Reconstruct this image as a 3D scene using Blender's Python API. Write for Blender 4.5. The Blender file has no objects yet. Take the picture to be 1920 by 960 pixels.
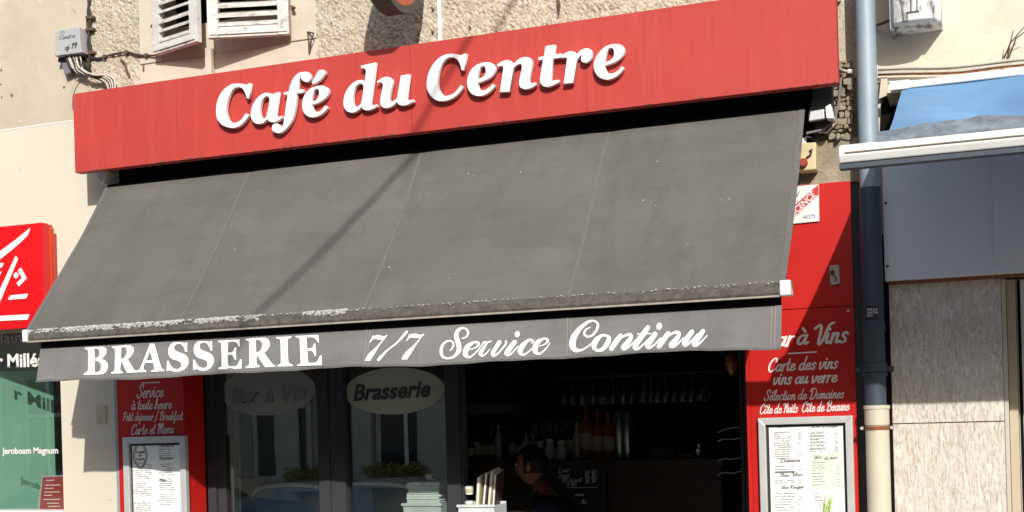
import bpy, bmesh, math, random
import numpy as np
from mathutils import Vector, noise
random.seed(7)
R = math.radians
scn = bpy.context.scene
# ---------------------------------------------------------------- camera, light, exposure
CAM = np.array([0.0, -5.6, 1.9]); FPX = 2450.0; PX = 960.0; PY = 794.0; ROLL = R(1.6); YAW = math.atan(FPX/6280.0)
cam_d = bpy.data.cameras.new('camera'); cam = bpy.data.objects.new('camera', cam_d); scn.collection.objects.link(cam)
cam_d.sensor_fit = 'HORIZONTAL'; cam_d.sensor_width = 36.0; cam_d.lens = 36.0*FPX/1920.0
cam_d.shift_x = 0.0; cam_d.shift_y = (PY-480.0)/1920.0; cam_d.clip_start = 0.05; cam_d.clip_end = 500
FWD = np.array([-math.sin(YAW), math.cos(YAW), 0.0]); RT = np.array([math.cos(YAW), math.sin(YAW), 0.0]); UP = np.array([0, 0, 1.0])
cr, sr = math.cos(ROLL), math.sin(ROLL)
from mathutils import Matrix
cxv = RT*cr - UP*sr; cyv = RT*sr + UP*cr
cam.matrix_world = Matrix(((cxv[0], cyv[0], -FWD[0], CAM[0]), (cxv[1], cyv[1], -FWD[1], CAM[1]), (cxv[2], cyv[2], -FWD[2], CAM[2]), (0, 0, 0, 1)))
scn.camera = cam
SUN = Vector((-0.48, 1.0, -0.60)).normalized()
sd = bpy.data.lights.new('sun', 'SUN'); sd.energy = 3.3; sd.angle = R(0.53); sd.color = (1.0, 0.955, 0.885)
so = bpy.data.objects.new('sun', sd); scn.collection.objects.link(so); so.rotation_euler = SUN.to_track_quat('-Z', 'Y').to_euler(); so.location = (3, -8, 9)
w = bpy.data.worlds.new('World'); scn.world = w; w.use_nodes = True
nt = w.node_tree; bg = nt.nodes['Background']; sky = nt.nodes.new('ShaderNodeTexSky'); sky.sky_type = 'NISHITA'; sky.sun_disc = False
sky.sun_elevation = math.asin(-SUN.z); sky.sun_rotation = math.atan2(-SUN.x, -SUN.y)
sky.air_density = 1.0; sky.dust_density = 1.5
nt.links.new(sky.outputs[0], bg.inputs[0]); bg.inputs[1].default_value = 0.135
scn.view_settings.view_transform = 'Standard'; scn.view_settings.look = 'None'; scn.view_settings.exposure = 0.50; scn.view_settings.gamma = 1.0
scn.render.engine = 'CYCLES'
scn.cycles.max_bounces = 7; scn.cycles.transparent_max_bounces = 16

# ---------------------------------------------------------------- photo geometry helpers
def ray(u, v):
    a = u-PX; b = -(v-PY); x = a*cr + b*sr; y = -a*sr + b*cr
    return FWD + RT*(x/FPX) + UP*(y/FPX)
def P(u, v, Y=0.0):
    d = ray(u, v); return Vector(CAM + d*((Y-CAM[1])/d[1]))
def PX_(u, v, X):
    d = ray(u, v); return Vector(CAM + d*((X-CAM[0])/d[0]))
def PZ(u, v, Z):
    d = ray(u, v); return Vector(CAM + d*((Z-CAM[2])/d[2]))
def PP(u, v, p0, n):
    d = Vector(ray(u, v)); c = Vector(CAM); return c + d*((p0-c).dot(n)/d.dot(n))

# ---------------------------------------------------------------- materials
def mat(name, col, rough=0.8, var=0.12, scale=6.0, bump=0.0, bscale=60.0, spec=0.5, metal=0.0, col2=None, stretch=None, detail=6.0, thresh=None, bdist=0.004, coat=0.0, emit=None):
    m = bpy.data.materials.new(name); m.use_nodes = True; t = m.node_tree; n = t.nodes; b = n['Principled BSDF']
    b.inputs['Roughness'].default_value = rough; b.inputs['Specular IOR Level'].default_value = spec; b.inputs['Metallic'].default_value = metal; b.inputs['Coat Weight'].default_value = coat
    geo = n.new('ShaderNodeNewGeometry'); mp = n.new('ShaderNodeMapping'); t.links.new(geo.outputs['Position'], mp.inputs[0])
    if stretch: mp.inputs['Scale'].default_value = stretch
    nz = n.new('ShaderNodeTexNoise'); nz.inputs['Scale'].default_value = scale; nz.inputs['Detail'].default_value = detail; nz.inputs['Roughness'].default_value = 0.62
    t.links.new(mp.outputs[0], nz.inputs['Vector'])
    rmp = n.new('ShaderNodeValToRGB'); e = rmp.color_ramp.elements
    lo, hi = thresh if thresh else (0.3, 0.7)
    e[0].position = lo; e[1].position = hi
    c2 = col2 if col2 else tuple(c*(1-var*2) for c in col)
    e[0].color = (*c2, 1); e[1].color = (*[min(1, c*(1+(0 if col2 else var*0.5))) for c in col], 1)
    t.links.new(nz.outputs['Fac'], rmp.inputs[0]); t.links.new(rmp.outputs[0], b.inputs['Base Color'])
    if bump:
        nb = n.new('ShaderNodeTexNoise'); nb.inputs['Scale'].default_value = bscale; nb.inputs['Detail'].default_value = 4
        t.links.new(geo.outputs['Position'], nb.inputs['Vector']); bp = n.new('ShaderNodeBump'); bp.inputs['Strength'].default_value = bump; bp.inputs['Distance'].default_value = bdist
        t.links.new(nb.outputs['Fac'], bp.inputs['Height']); t.links.new(bp.outputs[0], b.inputs['Normal'])
    if emit: b.inputs['Emission Color'].default_value = (*emit[0], 1); b.inputs['Emission Strength'].default_value = emit[1]
    m['ramp'] = 1
    return m
def overlay(m, col, scale, lo, hi, stretch=None, amount=1.0, seed=0.0):
    """second noise layer of stains over the base colour"""
    t = m.node_tree; n = t.nodes; b = n['Principled BSDF']; src = b.inputs['Base Color'].links[0].from_socket
    geo = n.new('ShaderNodeNewGeometry'); mp = n.new('ShaderNodeMapping'); t.links.new(geo.outputs['Position'], mp.inputs[0])
    mp.inputs['Location'].default_value = (seed, seed*2, seed*3)
    if stretch: mp.inputs['Scale'].default_value = stretch
    nz = n.new('ShaderNodeTexNoise'); nz.inputs['Scale'].default_value = scale; nz.inputs['Detail'].default_value = 8; nz.inputs['Roughness'].default_value = 0.65
    t.links.new(mp.outputs[0], nz.inputs['Vector'])
    mr = n.new('ShaderNodeMapRange'); mr.inputs[1].default_value = lo; mr.inputs[2].default_value = hi; mr.inputs[4].default_value = amount
    t.links.new(nz.outputs['Fac'], mr.inputs[0])
    mx = n.new('ShaderNodeMix'); mx.data_type = 'RGBA'; t.links.new(mr.outputs[0], mx.inputs[0]); t.links.new(src, mx.inputs[6]); mx.inputs[7].default_value = (*col, 1)
    t.links.new(mx.outputs[2], b.inputs['Base Color']); return m

M = {}
M['cream_up'] = overlay(mat('aged cream plaster', (0.50, 0.435, 0.33), 0.9, 0.05, 1.2, 0.5, 14, bdist=0.006), (0.38, 0.31, 0.22), 2.3, 0.52, 0.72, seed=3, amount=0.6)
overlay(M['cream_up'], (0.62, 0.58, 0.48), 4.5, 0.60, 0.66, seed=9, amount=0.6); overlay(M['cream_up'], (0.24, 0.2, 0.15), 9.0, 0.655, 0.70, seed=15, amount=0.6)
M['cream_low'] = overlay(mat('smooth cream paint', (0.60, 0.545, 0.44), 0.85, 0.03, 1.5, 0.3, 10, bdist=0.004), (0.5, 0.45, 0.35), 2.0, 0.6, 0.8, seed=1, amount=0.4)
M['roughcast'] = overlay(mat('roughcast render', (0.58, 0.51, 0.40), 0.95, 0.22, 70, 0.8, 260, bdist=0.004), (0.36, 0.30, 0.22), 1.6, 0.5, 0.7, seed=5, amount=0.5)
M['surround'] = overlay(mat('smooth window surround', (0.56, 0.51, 0.41), 0.9, 0.06, 4, 0.5, 40, bdist=0.004), (0.40, 0.34, 0.26), 5.0, 0.55, 0.75, seed=2, amount=0.6)
M['cream_right'] = overlay(mat('right cream render', (0.66, 0.57, 0.45), 0.9, 0.04, 2, 0.6, 45, bdist=0.005), (0.36, 0.33, 0.28), 2.4, 0.56, 0.72, seed=11, amount=0.5)
M['cement'] = overlay(mat('cement patch', (0.34, 0.29, 0.21), 0.95, 0.15, 12, 0.8, 90, bdist=0.008), (0.16, 0.13, 0.1), 9.0, 0.5, 0.7, seed=4, amount=0.6)
M['stone'] = mat('rubble stone', (0.28, 0.22, 0.15), 0.95, 0.25, 18, 0.9, 70, bdist=0.008)
def signred():
    m = mat('faded red sign sheet', (0.45, 0.048, 0.038), 0.55, 0.05, 2.0, 0.10, 200, spec=0.3, bdist=0.001)
    overlay(m, (0.34, 0.045, 0.035), 7.0, 0.5, 0.78, stretch=(9, 1, 0.35), amount=0.6, seed=2)
    overlay(m, (0.22, 0.03, 0.025), 26.0, 0.60, 0.70, stretch=(3, 1, 0.10), amount=0.6, seed=6)
    overlay(m, (0.50, 0.085, 0.068), 3.0, 0.5, 0.8, stretch=(5, 1, 0.5), amount=0.5, seed=8)
    return m
M['signred'] = signred()
M['panelred'] = mat('bright red panel', (0.50, 0.012, 0.009), 0.42, 0.04, 3.0, 0.05, 80, spec=0.35, bdist=0.001)
M['bankred'] = mat('glossy bank red', (0.62, 0.005, 0.008), 0.25, 0.01, 2.0)
M['bankred2'] = mat('orange red return edge', (0.62, 0.05, 0.015), 0.3, 0.05, 6.0)
M['letter'] = overlay(mat('white letter face', (0.80, 0.80, 0.78), 0.45, 0.03, 8), (0.6, 0.6, 0.6), 5, 0.5, 0.8, stretch=(4, 1, 0.6), amount=0.4)
M['letterside'] = mat('letter edge dark', (0.16, 0.13, 0.11), 0.6, 0.05)
def fabric(name, col, seed=0):
    m = mat(name, col, 0.95, 0.05, 3.0, 0.35, 260, spec=0.15, bdist=0.002)
    overlay(m, tuple(c*1.35+0.01 for c in col), 2.2, 0.45, 0.75, stretch=(1, 1, 1.4), amount=0.55, seed=seed)
    overlay(m, tuple(c*0.66 for c in col), 3.1, 0.52, 0.8, stretch=(2.5, 1, 0.7), amount=0.65, seed=seed+4)
    overlay(m, (0.45, 0.45, 0.42), 26.0, 0.745, 0.77, amount=0.9, seed=seed+8)
    overlay(m, tuple(c*0.78 for c in col), 3.0, 0.5, 0.7, stretch=(0.5, 1, 6), amount=0.5, seed=seed+6)
    overlay(m, tuple(c*0.55 for c in col), 90, 0.60, 0.75, amount=0.35, seed=seed+2)
    return m
M['awning'] = fabric('weathered charcoal canvas', (0.122, 0.117, 0.106))
M['valance'] = fabric('grey valance canvas', (0.178, 0.174, 0.170), 3)
M['seam'] = mat('canvas seam', (0.145, 0.141, 0.133), 0.95, 0.1, 60, 0.4, 250, spec=0.1)
M['stitch'] = mat('seam stitch', (0.150, 0.145, 0.134), 0.95, 0.1, 60)
M['bar'] = overlay(mat('dirty awning bar', (0.11, 0.10, 0.085), 0.85, 0.25, 40, 0.8, 120, bdist=0.004), (0.04, 0.035, 0.03), 30, 0.5, 0.7, amount=0.6)
M['crust'] = mat('flaking white crust', (0.52, 0.52, 0.48), 0.95, 0.3, 90, 0.8, 160, bdist=0.004)
M['barlip'] = mat('pale bar lip', (0.36, 0.32, 0.26), 0.6, 0.15, 20)
M['white'] = overlay(mat('white painted metal', (0.74, 0.73, 0.70), 0.5, 0.04, 8), (0.4, 0.36, 0.3), 9, 0.6, 0.75, amount=0.45)
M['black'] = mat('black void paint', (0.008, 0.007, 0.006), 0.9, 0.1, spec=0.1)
M['darkframe'] = mat('dark grey door frame', (0.040, 0.040, 0.044), 0.7, 0.06, 10, 0.1, 100, spec=0.15)
M['zinc'] = overlay(mat('blue grey zinc', (0.26, 0.32, 0.37), 0.55, 0.06, 5, 0.2, 30, metal=0.15, bdist=0.002), (0.42, 0.47, 0.50), 4, 0.5, 0.8, stretch=(3, 1, 0.4), amount=0.5)
M['iron'] = overlay(mat('dark painted iron', (0.045, 0.062, 0.080), 0.6, 0.08, 7, 0.4, 60, bdist=0.002), (0.08, 0.075, 0.065), 8, 0.55, 0.75, amount=0.4)
M['pvc'] = overlay(mat('off white pipe', (0.60, 0.55, 0.43), 0.6, 0.04, 4), (0.45, 0.34, 0.2), 6, 0.6, 0.75, stretch=(4, 1, 0.2), amount=0.5)
M['rust'] = mat('rusty strap', (0.30, 0.11, 0.04), 0.85, 0.3, 50, 0.6, 120)
M['blue'] = overlay(mat('blue awning canvas', (0.145, 0.28, 0.45), 0.9, 0.08, 4, 0.2, 200, spec=0.2, bdist=0.001), (0.20, 0.36, 0.53), 3, 0.5, 0.8, amount=0.5)
M['bluedirt'] = mat('greyed blue canvas hem', (0.20, 0.235, 0.27), 0.95, 0.25, 22, 0.6, 60, spec=0.1, bdist=0.006)
M['lilac'] = overlay(mat('lilac grey fascia', (0.76, 0.75, 0.77), 0.5, 0.03, 2, 0.08, 60), (0.20, 0.19, 0.2), 30, 0.70, 0.74, amount=0.6)
def travertine():
    m = mat('travertine slab', (0.68, 0.61, 0.54), 0.7, 0.08, 5, stretch=(4, 4, 0.7))
    overlay(m, (0.47, 0.40, 0.33), 13, 0.48, 0.62, stretch=(3, 3, 0.8), amount=0.7, seed=1)
    overlay(m, (0.78, 0.73, 0.66), 20, 0.52, 0.60, stretch=(3, 3, 0.9), amount=0.85, seed=4)
    overlay(m, (0.30, 0.24, 0.19), 34, 0.57, 0.62, stretch=(2, 2, 0.9), amount=0.5, seed=7)
    t = m.node_tree; n = t.nodes
    for q in n:
        if q.type == 'TEX_NOISE': q.inputs['Distortion'].default_value = 1.2
    geo = n.new('ShaderNodeNewGeometry'); mp = n.new('ShaderNodeMapping'); mp.inputs['Scale'].default_value = (4, 4, 1.2); t.links.new(geo.outputs['Position'], mp.inputs[0])
    nb = n.new('ShaderNodeTexNoise'); nb.inputs['Scale'].default_value = 22; nb.inputs['Detail'].default_value = 8; t.links.new(mp.outputs[0], nb.inputs['Vector'])
    bp = n.new('ShaderNodeBump'); bp.inputs['Strength'].default_value = 1.0; bp.inputs['Distance'].default_value = 0.01
    t.links.new(nb.outputs['Fac'], bp.inputs['Height']); t.links.new(bp.outputs[0], n['Principled BSDF'].inputs['Normal']); return m
M['trav'] = travertine()
M['beige'] = mat('beige door frame', (0.50, 0.43, 0.31), 0.6, 0.06, 6, 0.2, 40)
M['shutter'] = overlay(mat('flaking white shutter', (0.62, 0.61, 0.57), 0.75, 0.10, 20, 0.7, 60, bdist=0.003), (0.20, 0.16, 0.12), 22, 0.58, 0.66, stretch=(1, 1, 1.6), amount=0.75)
M['slat'] = overlay(mat('flaking slat paint', (0.60, 0.58, 0.53), 0.8, 0.1, 20, 0.8, 60, bdist=0.003), (0.24, 0.2, 0.16), 30, 0.50, 0.62, stretch=(0.5, 1, 3), amount=0.75)
M['boxgrey'] = overlay(mat('junction box plastic', (0.38, 0.39, 0.39), 0.6, 0.06, 10), (0.3, 0.3, 0.3), 20, 0.55, 0.7, amount=0.5)
M['cableblack'] = mat('black cable', (0.035, 0.03, 0.025), 0.7, 0.2, 30)
M['cablewhite'] = mat('old white cable', (0.55, 0.50, 0.42), 0.7, 0.1, 30)
M['yellow'] = overlay(mat('pale yellow casing', (0.60, 0.50, 0.28), 0.5, 0.05, 12), (0.4, 0.3, 0.15), 25, 0.6, 0.7, amount=0.5)
M['redknob'] = mat('dull red button', (0.38, 0.05, 0.03), 0.4)
M['enamel'] = mat('white enamel plate', (0.78, 0.77, 0.74), 0.25, 0.03, 8)
M['ink'] = mat('black ink', (0.04, 0.04, 0.045), 0.7)
M['inkgrey'] = mat('grey ink', (0.17, 0.17, 0.19), 0.8)
M['inkblue'] = mat('blue ink', (0.05, 0.12, 0.33), 0.7)
M['inkred'] = mat('licence red', (0.55, 0.035, 0.03), 0.5)
M['paper'] = mat('menu paper', (0.78, 0.79, 0.76), 0.6, 0.02, 4)
M['papergreen'] = mat('pale green print', (0.68, 0.75, 0.62), 0.6, 0.02, 4)
M['grassink'] = mat('green drawing', (0.30, 0.48, 0.06), 0.6)
M['alu'] = mat('brushed aluminium', (0.62, 0.62, 0.61), 0.4, 0.05, 8, metal=0.35)
M['creamtxt'] = mat('white vinyl lettering', (0.76, 0.70, 0.67), 0.5, 0.02)
M['steel'] = mat('stainless plate', (0.50, 0.47, 0.40), 0.4, 0.08, 20, metal=0.5)
M['green'] = overlay(mat('pale green blind', (0.19, 0.39, 0.29), 0.7, 0.04, 3), (0.28, 0.46, 0.36), 4, 0.5, 0.8, amount=0.5)
M['poster'] = mat('brick red poster', (0.42, 0.06, 0.045), 0.5)
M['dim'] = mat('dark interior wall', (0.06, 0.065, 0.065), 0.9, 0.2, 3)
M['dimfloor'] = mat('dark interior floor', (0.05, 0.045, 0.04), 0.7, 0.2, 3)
M['wood'] = mat('dark bar wood', (0.05, 0.028, 0.016), 0.5, 0.25, 10, stretch=(1, 1, 6))
M['board'] = mat('chalkboard', (0.018, 0.022, 0.022), 0.6, 0.1, 8)
M['chalk'] = mat('chalk', (0.8, 0.8, 0.76), 0.9)
M['amber'] = mat('amber bottle', (0.34, 0.10, 0.02), 0.15, 0.1, 8, coat=0.5)
M['botdark'] = mat('dark bottle glass', (0.03, 0.06, 0.03), 0.1, 0.1, 8, coat=0.5)
M['botclear'] = mat('pale spirit bottle', (0.52, 0.55, 0.53), 0.1, 0.1, 8, coat=0.6)
M['label'] = mat('cream bottle label', (0.6, 0.52, 0.36), 0.6)
M['silver'] = mat('polished steel', (0.6, 0.6, 0.58), 0.2, 0.03, 8, metal=0.9)
M['skin'] = mat('skin', (0.40, 0.17, 0.11), 0.55, 0.06, 20)
M['hair'] = mat('dark hair', (0.012, 0.01, 0.01), 0.6)
M['navy'] = mat('navy t-shirt', (0.015, 0.02, 0.04), 0.9, 0.2, 14)
M['trouser'] = mat('black trousers', (0.012, 0.012, 0.014), 0.9)
M['crate'] = mat('white plastic crate', (0.66, 0.70, 0.70), 0.45)
M['cloth'] = mat('folded white napkins', (0.74, 0.78, 0.77), 0.9, 0.06, 20, 0.4, 40)
M['bookdark'] = mat('dark menu cover', (0.05, 0.03, 0.025), 0.5)
M['booktan'] = mat('tan menu spine', (0.42, 0.32, 0.17), 0.6)
M['asphalt'] = mat('pale worn street surface', (0.38, 0.36, 0.32), 0.9, 0.2, 40, 0.5, 200)
M['paving'] = mat('pavement slabs', (0.50, 0.47, 0.42), 0.9, 0.15, 8, 0.3, 60)
M['oppwall'] = overlay(mat('opposite cream facade', (0.72, 0.57, 0.38), 0.9, 0.06, 1), (0.45, 0.38, 0.28), 1.4, 0.5, 0.7, amount=0.4)
M['oppwin'] = mat('opposite dark pane', (0.03, 0.035, 0.04), 0.08)
M['oppshut'] = mat('opposite grey shutter', (0.40, 0.35, 0.28), 0.7)
M['opptrim'] = mat('opposite stone trim', (0.58, 0.54, 0.46), 0.8)
M['rooftile'] = mat('brown roof tiles', (0.20, 0.10, 0.07), 0.9, 0.3, 12)
M['carblue'] = mat('blue car paint', (0.03, 0.11, 0.22), 0.25, 0.02, 3, coat=1.0)
M['tyre'] = mat('tyre rubber', (0.03, 0.03, 0.03), 0.9)
M['sticker'] = mat('black sticker', (0.02, 0.02, 0.025), 0.5)
M['lamporange'] = mat('orange red lamp lens', (0.45, 0.09, 0.035), 0.35, 0.1, 20)
M['rim'] = mat('dark metal rim', (0.07, 0.065, 0.06), 0.6, 0.1, 20)
M['hemdark'] = mat('dull brown line', (0.22, 0.17, 0.12), 0.8)
M['chip'] = mat('chipped red edge', (0.25, 0.07, 0.05), 0.8, 0.3, 60)
M['greenleaf'] = mat('yellow green flowers', (0.42, 0.44, 0.08), 0.8, 0.2, 30)
M['twig'] = mat('rusty wire', (0.12, 0.08, 0.05), 0.9)

def glass(name, tint, ior=0.05, rough=0.0, dif=None):
    m = bpy.data.materials.new(name); m.use_nodes = True; t = m.node_tree; n = t.nodes; n.clear()
    out = n.new('ShaderNodeOutputMaterial'); tr = n.new('ShaderNodeBsdfTransparent'); tr.inputs[0].default_value = (*tint, 1)
    gl = n.new('ShaderNodeBsdfGlossy'); gl.inputs['Roughness'].default_value = rough; gl.inputs[0].default_value = (1, 1, 1, 1)
    lw = n.new('ShaderNodeLayerWeight'); lw.inputs[0].default_value = 0.5; pw = n.new('ShaderNodeMath'); pw.operation = 'POWER'; pw.inputs[1].default_value = 5; t.links.new(lw.outputs['Facing'], pw.inputs[0])
    fr = n.new('ShaderNodeMapRange'); fr.inputs[3].default_value = ior; fr.inputs[4].default_value = 1.0; t.links.new(pw.outputs[0], fr.inputs[0])
    tc = n.new('ShaderNodeNewGeometry'); nz = n.new('ShaderNodeTexNoise'); nz.inputs['Scale'].default_value = 3.0; nz.inputs['Detail'].default_value = 1
    t.links.new(tc.outputs['Position'], nz.inputs['Vector']); bp = n.new('ShaderNodeBump'); bp.inputs['Strength'].default_value = 0.02; bp.inputs['Distance'].default_value = 0.01
    t.links.new(nz.outputs['Fac'], bp.inputs['Height']); t.links.new(bp.outputs[0], gl.inputs['Normal'])
    mx = n.new('ShaderNodeMixShader'); t.links.new(fr.outputs[0], mx.inputs[0]); src = tr
    if dif:
        df = n.new('ShaderNodeBsdfDiffuse'); df.inputs[0].default_value = (*dif[0], 1); m2 = n.new('ShaderNodeMixShader'); m2.inputs[0].default_value = dif[1]
        t.links.new(tr.outputs[0], m2.inputs[1]); t.links.new(df.outputs[0], m2.inputs[2]); src = m2
    t.links.new(src.outputs[0], mx.inputs[1]); t.links.new(gl.outputs[0], mx.inputs[2]); t.links.new(mx.outputs[0], out.inputs[0]); return m
M['glass'] = glass('window glass', (0.90, 0.93, 0.91), 0.10)
M['glassclear'] = glass('clear stemware glass', (0.8, 0.84, 0.84), 0.06)
M['frost'] = glass('frosted oval sticker', (0.8, 0.8, 0.8), 0.03, 0.3, ((0.40, 0.42, 0.33), 0.85))
M['frostfaint'] = glass('faint frosted oval sticker', (0.8, 0.8, 0.8), 0.05, 0.25, ((0.34, 0.34, 0.30), 0.6))

# ---------------------------------------------------------------- object helpers
COL = scn.collection
def tag(o, label=None, cat=None, group=None, kind=None):
    if label: o['label'] = label
    if cat: o['category'] = cat
    if group: o['group'] = group
    if kind: o['kind'] = kind
    return o
def thing(name, label, cat, loc, group=None, kind=None):
    o = bpy.data.objects.new(name, None); COL.objects.link(o); o.location = loc; o.empty_display_size = 0.1
    return tag(o, label, cat, group, kind)
def sub(name, label, parent, loc):
    o = bpy.data.objects.new(name, None); COL.objects.link(o); o.parent = parent; o.location = Vector(loc)-parent.location; o['label'] = label; return o
def wloc(o):
    l = Vector((0, 0, 0))
    while o: l += o.location; o = o.parent
    return l
class MB:
    def __init__(s): s.v = []; s.f = []
    def add(s, vs, fs):
        b = len(s.v); s.v += [Vector(q) for q in vs]; s.f += [tuple(i+b for i in q) for q in fs]; return s
    def box(s, x0, x1, y0, y1, z0, z1):
        return s.add([(x0, y0, z0), (x1, y0, z0), (x1, y1, z0), (x0, y1, z0), (x0, y0, z1), (x1, y0, z1), (x1, y1, z1), (x0, y1, z1)],
                     [(3, 2, 1, 0), (4, 5, 6, 7), (0, 1, 5, 4), (1, 2, 6, 5), (2, 3, 7, 6), (3, 0, 4, 7)])
    def prism(s, pts, y0, y1):
        """polygon in the facade plane: pts are (x, z), extruded from y0 (front) to y1"""
        n = len(pts); vs = [(p[0], y0, p[1]) for p in pts] + [(p[0], y1, p[1]) for p in pts]
        fs = [tuple(range(n)), tuple(range(2*n-1, n-1, -1))] + [(i, i+n, (i+1) % n+n, (i+1) % n) for i in range(n)]
        return s.add(vs, fs)
    def pbox(s, us, y0, y1):
        """photo pixel corners laid on the plane y0, made a solid back to y1"""
        q = [P(u, v, y0) for u, v in us]; return s.prism([(a.x, a.z) for a in q], y0, y1)
    def hexa(s, a, b):
        n = len(a); return s.add(list(a)+list(b), [tuple(range(n)), tuple(range(2*n-1, n-1, -1))] + [(i, i+n, (i+1) % n+n, (i+1) % n) for i in range(n)])
    def tube(s, pts, r, seg=8, cap=True):
        pts = [Vector(p) for p in pts]; n = len(pts); rs = r if isinstance(r, (list, tuple)) else [r]*n; base = len(s.v); ref = None
        for i, p in enumerate(pts):
            t = (pts[min(i+1, n-1)]-pts[max(i-1, 0)]).normalized()
            if ref is None: ref = t.orthogonal().normalized()
            ref = (ref - t*ref.dot(t)).normalized(); bn = t.cross(ref)
            for k in range(seg):
                a = 2*math.pi*k/seg; s.v.append(p + (ref*math.cos(a)+bn*math.sin(a))*rs[i])
        for i in range(n-1):
            for k in range(seg):
                a = base+i*seg+k; b = base+i*seg+(k+1) % seg; s.f.append((a, b, b+seg, a+seg))
        if cap: s.f.append(tuple(base+k for k in range(seg-1, -1, -1))); s.f.append(tuple(base+(n-1)*seg+k for k in range(seg)))
        return s
    def lathe(s, c, prof, seg=14, axis='z'):
        c = Vector(c); base = len(s.v); n = len(prof)
        for r, h in prof:
            for k in range(seg):
                a = 2*math.pi*k/seg
                d = Vector((r*math.cos(a), r*math.sin(a), h)) if axis == 'z' else (Vector((r*math.cos(a), -h, r*math.sin(a))) if axis == 'y' else Vector((h, r*math.cos(a), r*math.sin(a))))
                s.v.append(c+d)
        for i in range(n-1):
            for k in range(seg):
                a = base+i*seg+k; b = base+i*seg+(k+1) % seg; s.f.append((a, b, b+seg, a+seg))
        s.f.append(tuple(base+k for k in range(seg-1, -1, -1))); s.f.append(tuple(base+(n-1)*seg+k for k in range(seg)))
        return s
    def build(s, name, m, parent=None, smooth=False, bevel=0, origin=None, label=None, **kw):
        if parent is not None: o0 = wloc(parent)
        else:
            xs = [q.x for q in s.v]; ys = [q.y for q in s.v]; zs = [q.z for q in s.v]
            o0 = Vector(origin) if origin else Vector(((min(xs)+max(xs))/2, (min(ys)+max(ys))/2, min(zs)))
        if parent is not None:
            cen = sum(s.v, Vector())/len(s.v); off = cen-o0
        else: off = Vector((0, 0, 0))
        me = bpy.data.meshes.new(name); me.from_pydata([tuple(q-o0-off) for q in s.v], [], s.f); me.update()
        bm = bmesh.new(); bm.from_mesh(me); bmesh.ops.recalc_face_normals(bm, faces=bm.faces); bm.to_mesh(me); bm.free()
        me.materials.append(M[m] if isinstance(m, str) else m)
        o = bpy.data.objects.new(name, me); COL.objects.link(o)
        if parent is not None: o.parent = parent; o.location = off
        else: o.location = o0
        if smooth:
            for p in me.polygons: p.use_smooth = True
            if smooth == 'auto':
                me.set_sharp_from_angle(angle=R(40))
        if bevel: b = o.modifiers.new('bevel', 'BEVEL'); b.width = bevel; b.segments = 2; b.limit_method = 'ANGLE'
        if label or kw: tag(o, label, **kw)
        return o
def dup(o, parent=None, loc=None):
    c = o.copy(); COL.objects.link(c); c.parent = parent
    if loc is not None: c.location = loc
    for ch in list(o.children): dup(ch, c)
    return c

# outlines: 'x,y' smooth points, 'x,y*' corner points
def outline(s, ox, oy, sc):
    pts = []
    for tok in s.split():
        c = tok.endswith('*'); a, b = tok.rstrip('*').split(','); pts.append((ox+float(a)/sc, oy+float(b)/sc, c))
    return pts
def smooth_closed(pts, sub=5):
    n = len(pts); out = []
    for i in range(n):
        p0, p1, p2, p3 = pts[i-1], pts[i], pts[(i+1) % n], pts[(i+2) % n]
        t1 = ((p2[0]-p0[0])/2, (p2[1]-p0[1])/2) if not p1[2] else None; t2 = ((p3[0]-p1[0])/2, (p3[1]-p1[1])/2) if not p2[2] else None
        if t1 is None and t2 is None: out.append(p1[:2]); continue
        d = (p2[0]-p1[0], p2[1]-p1[1])
        if t1 is None: t1 = (1.5*d[0]-0.5*t2[0], 1.5*d[1]-0.5*t2[1])
        if t2 is None: t2 = (1.5*d[0]-0.5*t1[0], 1.5*d[1]-0.5*t1[1])
        L = math.hypot(*d)
        def lim(t):
            l = math.hypot(*t); return (t[0]*min(1, 1.3*L/l), t[1]*min(1, 1.3*L/l)) if l > 1e-9 else t
        t1, t2 = lim(t1), lim(t2)
        for k in range(sub):
            t = k/sub; a = 2*t**3-3*t**2+1; b = t**3-2*t**2+t; c = -2*t**3+3*t**2; e = t**3-t**2
            out.append((a*p1[0]+b*t1[0]+c*p2[0]+e*t2[0], a*p1[1]+b*t1[1]+c*p2[1]+e*t2[1]))
    return out
def fill_mesh(name, loops, depth, bevel=0.0):
    """loops of (x, z) -> solid glyph mesh, front at local y = -depth, back at 0"""
    cu = bpy.data.curves.new(name, 'CURVE'); cu.dimensions = '2D'; cu.fill_mode = 'BOTH' if depth > 0 else 'FRONT'; cu.extrude = max(0, depth/2-bevel); cu.bevel_depth = bevel
    if bevel: cu.offset = -bevel
    for lp in loops:
        sp = cu.splines.new('POLY'); sp.points.add(len(lp)-1); sp.use_cyclic_u = True
        for q, (x, z) in zip(sp.points, lp): q.co = (x, z, 0, 1)
    ob = bpy.data.objects.new(name, cu); COL.objects.link(ob); dg = bpy.context.evaluated_depsgraph_get(); me = bpy.data.meshes.new_from_object(ob.evaluated_get(dg))
    bpy.data.objects.remove(ob); bpy.data.curves.remove(cu)
    for v in me.vertices: x, z, e = v.co; v.co = (x, -e-depth/2, z)
    return me
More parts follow.
